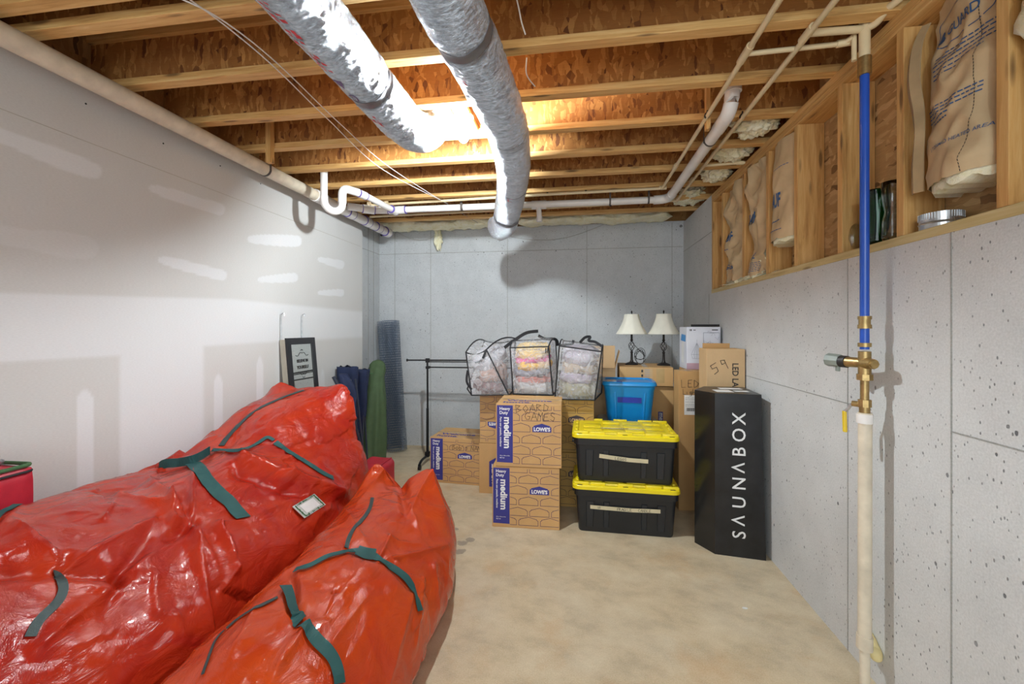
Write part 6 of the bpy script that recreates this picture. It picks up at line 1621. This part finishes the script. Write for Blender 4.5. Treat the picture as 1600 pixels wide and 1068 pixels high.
def ribbon(bvh, pxs, wd, mat, name, parent, off=.005, th=.0022, n=7, lift=None, sub=0):
    """webbing laid on the bag surface through points read off the photo; width in metres"""
    P2 = spline([(x, y, 0) for x, y in pxs], n); pts = []
    for k, q in enumerate(P2):
        h, nn = cast(bvh, q.x, q.y)
        if h is None: continue
        if nn.dot(h - CAM) > 0: nn = -nn
        pts.append((h, nn))
    if len(pts) < 3: print('ribbon missed', name, pxs[0]); return None
    sm = []
    for k in range(len(pts)):
        a = pts[max(0, k - 2):k + 3]; sm.append((sum((q[0] for q in a), Vector()) / len(a), sum((q[1] for q in a), Vector()).normalized()))
    vs = []; m = len(sm)
    for k, (p, nn) in enumerate(sm):
        tg = (sm[min(k + 1, m - 1)][0] - sm[max(k - 1, 0)][0]).normalized(); sd = tg.cross(nn).normalized() * wd / 2
        l_ = (lift(k / (m - 1)) if lift else 0)
        row = []
        for f in (-1, -.33, .33, 1):
            e = p + sd * f; hh = bvh.find_nearest(e); base = e + nn * (off + l_)
            # keep each edge of the strap above the surface it crosses
            if hh[0] is not None and l_ < .004:
                dlt = (hh[0] - e).dot(nn); base = e + nn * (max(dlt, 0) * .9 + off)
            row.append(base)
        vs += [row[0], row[1], row[2], row[3], row[3] - nn * th, row[0] - nn * th]
    fs = []
    for k in range(m - 1):
        for i in range(6): fs.append((k * 6 + i, (k + 1) * 6 + i, (k + 1) * 6 + (i + 1) % 6, k * 6 + (i + 1) % 6))
    fs += [(0, 1, 2, 3, 4, 5), tuple(reversed(range((m - 1) * 6, m * 6)))]
    return MB().raw(vs, fs, mat).build(name, parent)
# ---- bag 1: big bag against the drywall
B1 = [
 (0.28, [(-2.10, .0), (-2.14, .40), (-2.08, .74), (-1.90, .80), (-1.70, .74), (-1.50, .58), (-1.38, .34), (-1.36, .12), (-1.44, .0)]),
 (0.80, [(-2.14, .0), (-2.16, .44), (-2.13, .80), (-1.95, .86), (-1.74, .79), (-1.54, .62), (-1.38, .36), (-1.36, .12), (-1.44, .0)]),
 (1.30, [(-2.14, .0), (-2.17, .46), (-2.16, .80), (-1.98, .82), (-1.78, .74), (-1.56, .60), (-1.38, .38), (-1.36, .12), (-1.45, .0)]),
 (1.75, [(-2.35, .0), (-2.38, .42), (-2.33, .755), (-2.10, .78), (-1.86, .73), (-1.60, .60), (-1.42, .40), (-1.38, .13), (-1.47, .0)]),
 (2.12, [(-2.36, .0), (-2.39, .42), (-2.33, .74), (-2.12, .80), (-1.88, .78), (-1.64, .66), (-1.44, .43), (-1.40, .14), (-1.50, .0)]),
 (2.50, [(-2.36, .0), (-2.39, .48), (-2.33, .86), (-2.14, .90), (-1.92, .87), (-1.70, .73), (-1.50, .46), (-1.44, .16), (-1.54, .0)]),
 (2.85, [(-2.36, .0), (-2.39, .52), (-2.34, .95), (-2.14, 1.00), (-1.92, .98), (-1.72, .84), (-1.55, .54), (-1.50, .20), (-1.58, .0)]),
 (3.02, [(-2.34, .0), (-2.38, .54), (-2.335, 1.045), (-2.14, 1.05), (-1.90, 1.055), (-1.725, 1.04), (-1.60, .62), (-1.56, .24), (-1.64, .0)]),
 (3.05, [(-2.32, .0), (-2.36, .54), (-2.32, 1.04), (-2.12, 1.045), (-1.90, 1.05), (-1.735, 1.03), (-1.62, .60), (-1.58, .24), (-1.66, .0)]),
]
F1 = [(376, 716, 450, 742, 16, .050, 'r'), (450, 742, 548, 772, 14, .045, 'r'), (372, 735, 450, 762, 10, -.030, 'v'), (450, 762, 545, 788, 9, -.025, 'v'),
      (297, 822, 232, 742, 10, .028, 'r'), (297, 822, 302, 735, 9, .030, 'r'), (297, 822, 285, 790, 12, -.03, 'v'), (300, 828, 338, 900, 9, .026, 'r'), (300, 828, 335, 1000, 11, .030, 'r'),
      (298, 822, 262, 835, 9, -.03, 'v'), (262, 780, 268, 815, 10, .035, 'r'), (268, 815, 292, 815, 9, .03, 'r'), (337, 825, 364, 892, 9, .030, 'r'), (364, 892, 345, 925, 9, .02, 'r'), (337, 826, 400, 806, 9, .016, 'r'),
      (0, 892, 100, 888, 14, -.030, 'v'), (100, 888, 190, 897, 11, -.034, 'v'), (190, 897, 232, 838, 12, -.030, 'v'), (190, 897, 245, 860, 8, .02, 'r'), (20, 830, 105, 890, 14, .034, 'r'), (105, 886, 240, 812, 13, .030, 'r'),
      (245, 895, 244, 958, 7, .016, 'r'), (244, 958, 275, 962, 7, .014, 'r'), (275, 962, 286, 1010, 7, .014, 'r'), (190, 900, 165, 960, 9, -.016, 'v'), (95, 980, 190, 905, 12, .022, 'r'), (60, 1010, 95, 980, 10, .02, 'r'),
      (310, 640, 490, 612, 8, 0, 'r'), (335, 700, 410, 720, 10, .02, 'r'), (350, 860, 455, 870, 30, .02, 'v'), (400, 644, 545, 740, 40, .012, 'v'), (160, 812, 185, 775, 8, .018, 'r'), (185, 770, 300, 800, 8, .02, 'r'), (410, 800, 470, 770, 12, .012, 'r'), (0, 830, 30, 795, 10, .02, 'r')]
vs, fs = tree_bag(B1, F1, 1.7)
t1 = thing('tree_bag', (-1.9, 1.7, 0), 'huge glossy red tree storage bag slumped against the white drywall', 'storage bag', 'glossy red tree bags')
MB().raw(vs, fs, M['vinyl']).build('bag_body', t1, 'full')
bv1 = BVHTree.FromPolygons(vs, fs)
# ---- bag 2
B2 = [
 (0.45, [(-1.34, .0), (-1.34, .20), (-1.22, .34), (-1.02, .38), (-.82, .30), (-.70, .16), (-.68, .06), (-.74, .0)]),
 (0.95, [(-1.345, .0), (-1.345, .26), (-1.24, .42), (-1.02, .47), (-.80, .40), (-.66, .24), (-.62, .10), (-.70, .0)]),
 (1.45, [(-1.345, .0), (-1.345, .30), (-1.24, .47), (-1.02, .53), (-.80, .45), (-.65, .28), (-.61, .12), (-.71, .0)]),
 (1.90, [(-1.37, .0), (-1.37, .30), (-1.27, .48), (-1.04, .54), (-.82, .46), (-.67, .29), (-.62, .13), (-.72, .0)]),
 (2.25, [(-1.41, .0), (-1.41, .30), (-1.30, .46), (-1.08, .51), (-.86, .45), (-.70, .32), (-.65, .16), (-.74, .0)]),
 (2.50, [(-1.44, .0), (-1.44, .32), (-1.34, .50), (-1.14, .50), (-.94, .48), (-.78, .38), (-.71, .18), (-.80, .0)]),
 (2.68, [(-1.48, .0), (-1.48, .32), (-1.35, .60), (-1.20, .49), (-.975, .555), (-.84, .38), (-.77, .20), (-.86, .0)]),
 (2.72, [(-1.47, .0), (-1.46, .32), (-1.34, .61), (-1.19, .48), (-.97, .565), (-.86, .38), (-.80, .20), (-.90, .0)]),
]
F2 = [(607, 722, 640, 790, 9, .03, 'r'), (670, 742, 640, 800, 9, .030, 'r'), (626, 757, 640, 800, 9, -.05, 'v'), (597, 735, 560, 790, 10, .02, 'r'), (670, 742, 694, 800, 7, .02, 'r'), (640, 790, 660, 830, 9, .02, 'r'),
      (593, 873, 700, 850, 9, .026, 'r'), (593, 870, 545, 850, 9, -.03, 'v'), (600, 868, 650, 930, 8, -.02, 'v'), (595, 866, 610, 835, 8, .03, 'r'), (610, 835, 660, 845, 8, .016, 'r'), (615, 770, 690, 800, 10, .014, 'r'),
      (455, 905, 468, 975, 9, -.024, 'v'), (478, 975, 440, 1040, 9, .022, 'r'), (520, 1000, 575, 930, 11, .016, 'r'), (640, 930, 610, 1068, 9, .014, 'r'), (660, 900, 650, 1010, 8, .014, 'r'), (680, 880, 690, 950, 8, .012, 'r'),
      (400, 950, 360, 1020, 10, .014, 'r'), (430, 1050, 455, 1000, 9, .02, 'r'), (540, 800, 585, 860, 10, .014, 'r'), (565, 890, 500, 960, 20, .014, 'v')]
vs, fs = tree_bag(B2, F2, 6.1, crumple=.8)
t2 = thing('tree_bag', (-1.0, 1.6, 0), 'smaller orange-red tree storage bag lying on the floor in front of the huge one', 'storage bag', 'glossy red tree bags')
MB().raw(vs, fs, M['vinyl2']).build('bag_body', t2, 'full')
bv2 = BVHTree.FromPolygons(vs, fs)
# webbing on bag 1
ribbon(bv1, [(478, 609), (450, 618), (418, 632), (396, 644), (376, 662), (355, 684), (345, 698)], .030, M['zip'], 'zipper', t1)
ribbon(bv1, [(299, 722), (322, 750), (340, 770), (358, 785), (368, 798), (381, 811)], .068, M['teal'], 'strap', t1, .008)
ribbon(bv1, [(428, 690), (447, 704), (470, 718), (495, 734), (508, 742), (521, 748)], .036, M['teal'], 'strap', t1, .008)
ribbon(bv1, [(332, 704), (352, 705), (372, 705), (392, 700), (408, 690), (418, 684), (428, 690)], .022, M['teal'], 'strap', t1, .012)
# loop standing off the bag
hA, nA = cast(bv1, 258, 745); hB, nB = cast(bv1, 300, 722); hC, nC = cast(bv1, 330, 704)
d0 = hB - CAM
def off_pt(px, py, k): 
    d = ray(px, py); return CAM + d * (k)
kB = (hB - CAM).dot(Vector((-SX_, CX, 0))); kC = (hC - CAM).dot(Vector((-SX_, CX, 0)))
loop = [off_pt(328, 703, kC - .03), off_pt(305, 716, kB - .04), off_pt(280, 722, kB - .06), off_pt(258, 724, kB - .08), off_pt(249, 731, kB - .05), off_pt(256, 738, kB + .02), off_pt(280, 727, kB + .03), off_pt(300, 719, kB + .0)]
P = spline(loop, 6); rg = []
for i, p in enumerate(P):
    tg = (P[min(i + 1, len(P) - 1)] - P[max(i - 1, 0)]).normalized(); nn = (CAM - p).normalized(); a = Vector((0, 0, 1)); a = (a - tg * a.dot(tg)).normalized() * .024; b_ = tg.cross(a).normalized() * .0015
    rg.append([p - a - b_, p + a - b_, p + a + b_, p - a + b_])
MB().loft(rg, M['teal']).build('carry_loop', t1)
ribbon(bv1, [(80, 897), (92, 905), (98, 920), (90, 940), (72, 958), (56, 975), (45, 998)], .026, M['zip'], 'zipper', t1, .006)
ribbon(bv1, [(-12, 815), (0, 803), (14, 796), (30, 788)], .03, M['teal'], 'strap', t1, .006)
# label pocket
q = [cast(bv1, x, y) for x, y in ((454, 793), (488, 773), (506, 790), (473, 811))]
if all(a[0] is not None for a in q):
    P = [a[0] for a in q]; nn = sum((a[1] for a in q), Vector()).normalized()
    if nn.dot(P[0] - CAM) > 0: nn = -nn
    c = sum(P, Vector()) / 4; mb = MB()
    def pocket(k, off): return [c + (p - c) * k + nn * off for p in P]
    a_, b_ = pocket(1, .016), pocket(1, .012); mb.raw(a_ + b_, [(0, 1, 2, 3), (7, 6, 5, 4), (0, 4, 5, 1), (1, 5, 6, 2), (2, 6, 7, 3), (3, 7, 4, 0)], M['window_plastic'])
    # green printed border of small leaves
    r = random.Random(2)
    for e in range(4):
        A_, Bq_ = pocket(.86, .0168)[e], pocket(.86, .0168)[(e + 1) % 4]
        for k in range(14):
            m_ = A_.lerp(Bq_, (k + .5) / 14); s_ = (Bq_ - A_).normalized() * .0075; u_ = nn.cross(s_).normalized() * .008
            j_ = Vector((r.uniform(-.003, .003), r.uniform(-.003, .003), 0))
            mb.raw([m_ - s_ + j_, m_ - u_ * r.uniform(.5, 1.2), m_ + s_ - j_, m_ + u_ * r.uniform(.5, 1.2)], [(0, 1, 2, 3)], M['green_pipe'])
    w_ = pocket(.62, .0172); mb.raw(w_, [(0, 1, 2, 3)], M['white_label'])
    mb.build('label_pocket', t1)
# webbing on bag 2
ribbon(bv2, [(582, 776), (578, 795), (566, 812), (553, 826), (545, 842), (540, 858)], .020, M['zip'], 'zipper', t2)
ribbon(bv2, [(460, 893), (485, 886), (510, 872), (535, 866), (560, 862), (578, 867), (585, 872)], .026, M['teal'], 'strap', t2, .012)
ribbon(bv2, [(556, 862), (572, 866), (588, 868)], .05, M['teal'], 'strap', t2, .014)
ribbon(bv2, [(582, 868), (598, 880), (618, 892), (635, 905), (645, 925), (652, 945), (655, 956)], .034, M['teal'], 'strap', t2, .009)
ribbon(bv2, [(444, 917), (450, 935), (454, 955), (464, 968), (474, 975)], .045, M['teal'], 'strap', t2, .013)
ribbon(bv2, [(474, 974), (484, 990), (500, 1008), (516, 1025), (525, 1045), (529, 1072)], .042, M['teal'], 'strap', t2, .009)
ribbon(bv2, [(437, 933), (410, 946), (380, 962), (352, 985)], .016, M['zip'], 'zipper', t2, .006)
ribbon(bv2, [(352, 985), (338, 1000), (328, 1025), (316, 1058)], .008, M['zip'], 'zipper', t2, .006)

# small paint chip on the floor
p = at_z(1163, 950, 0.0)
tag(MB().prism([(p.x + .014 * cos(a) * (1.3 if cos(a) > 0 else .8), p.y + .008 * sin(a)) for a in [2 * pi * i / 9 for i in range(9)]], .0005, .003, M['white_label']).build('paint_chip'), 'small white paint chip lying on the bare floor in front of the black box', 'paint chip')
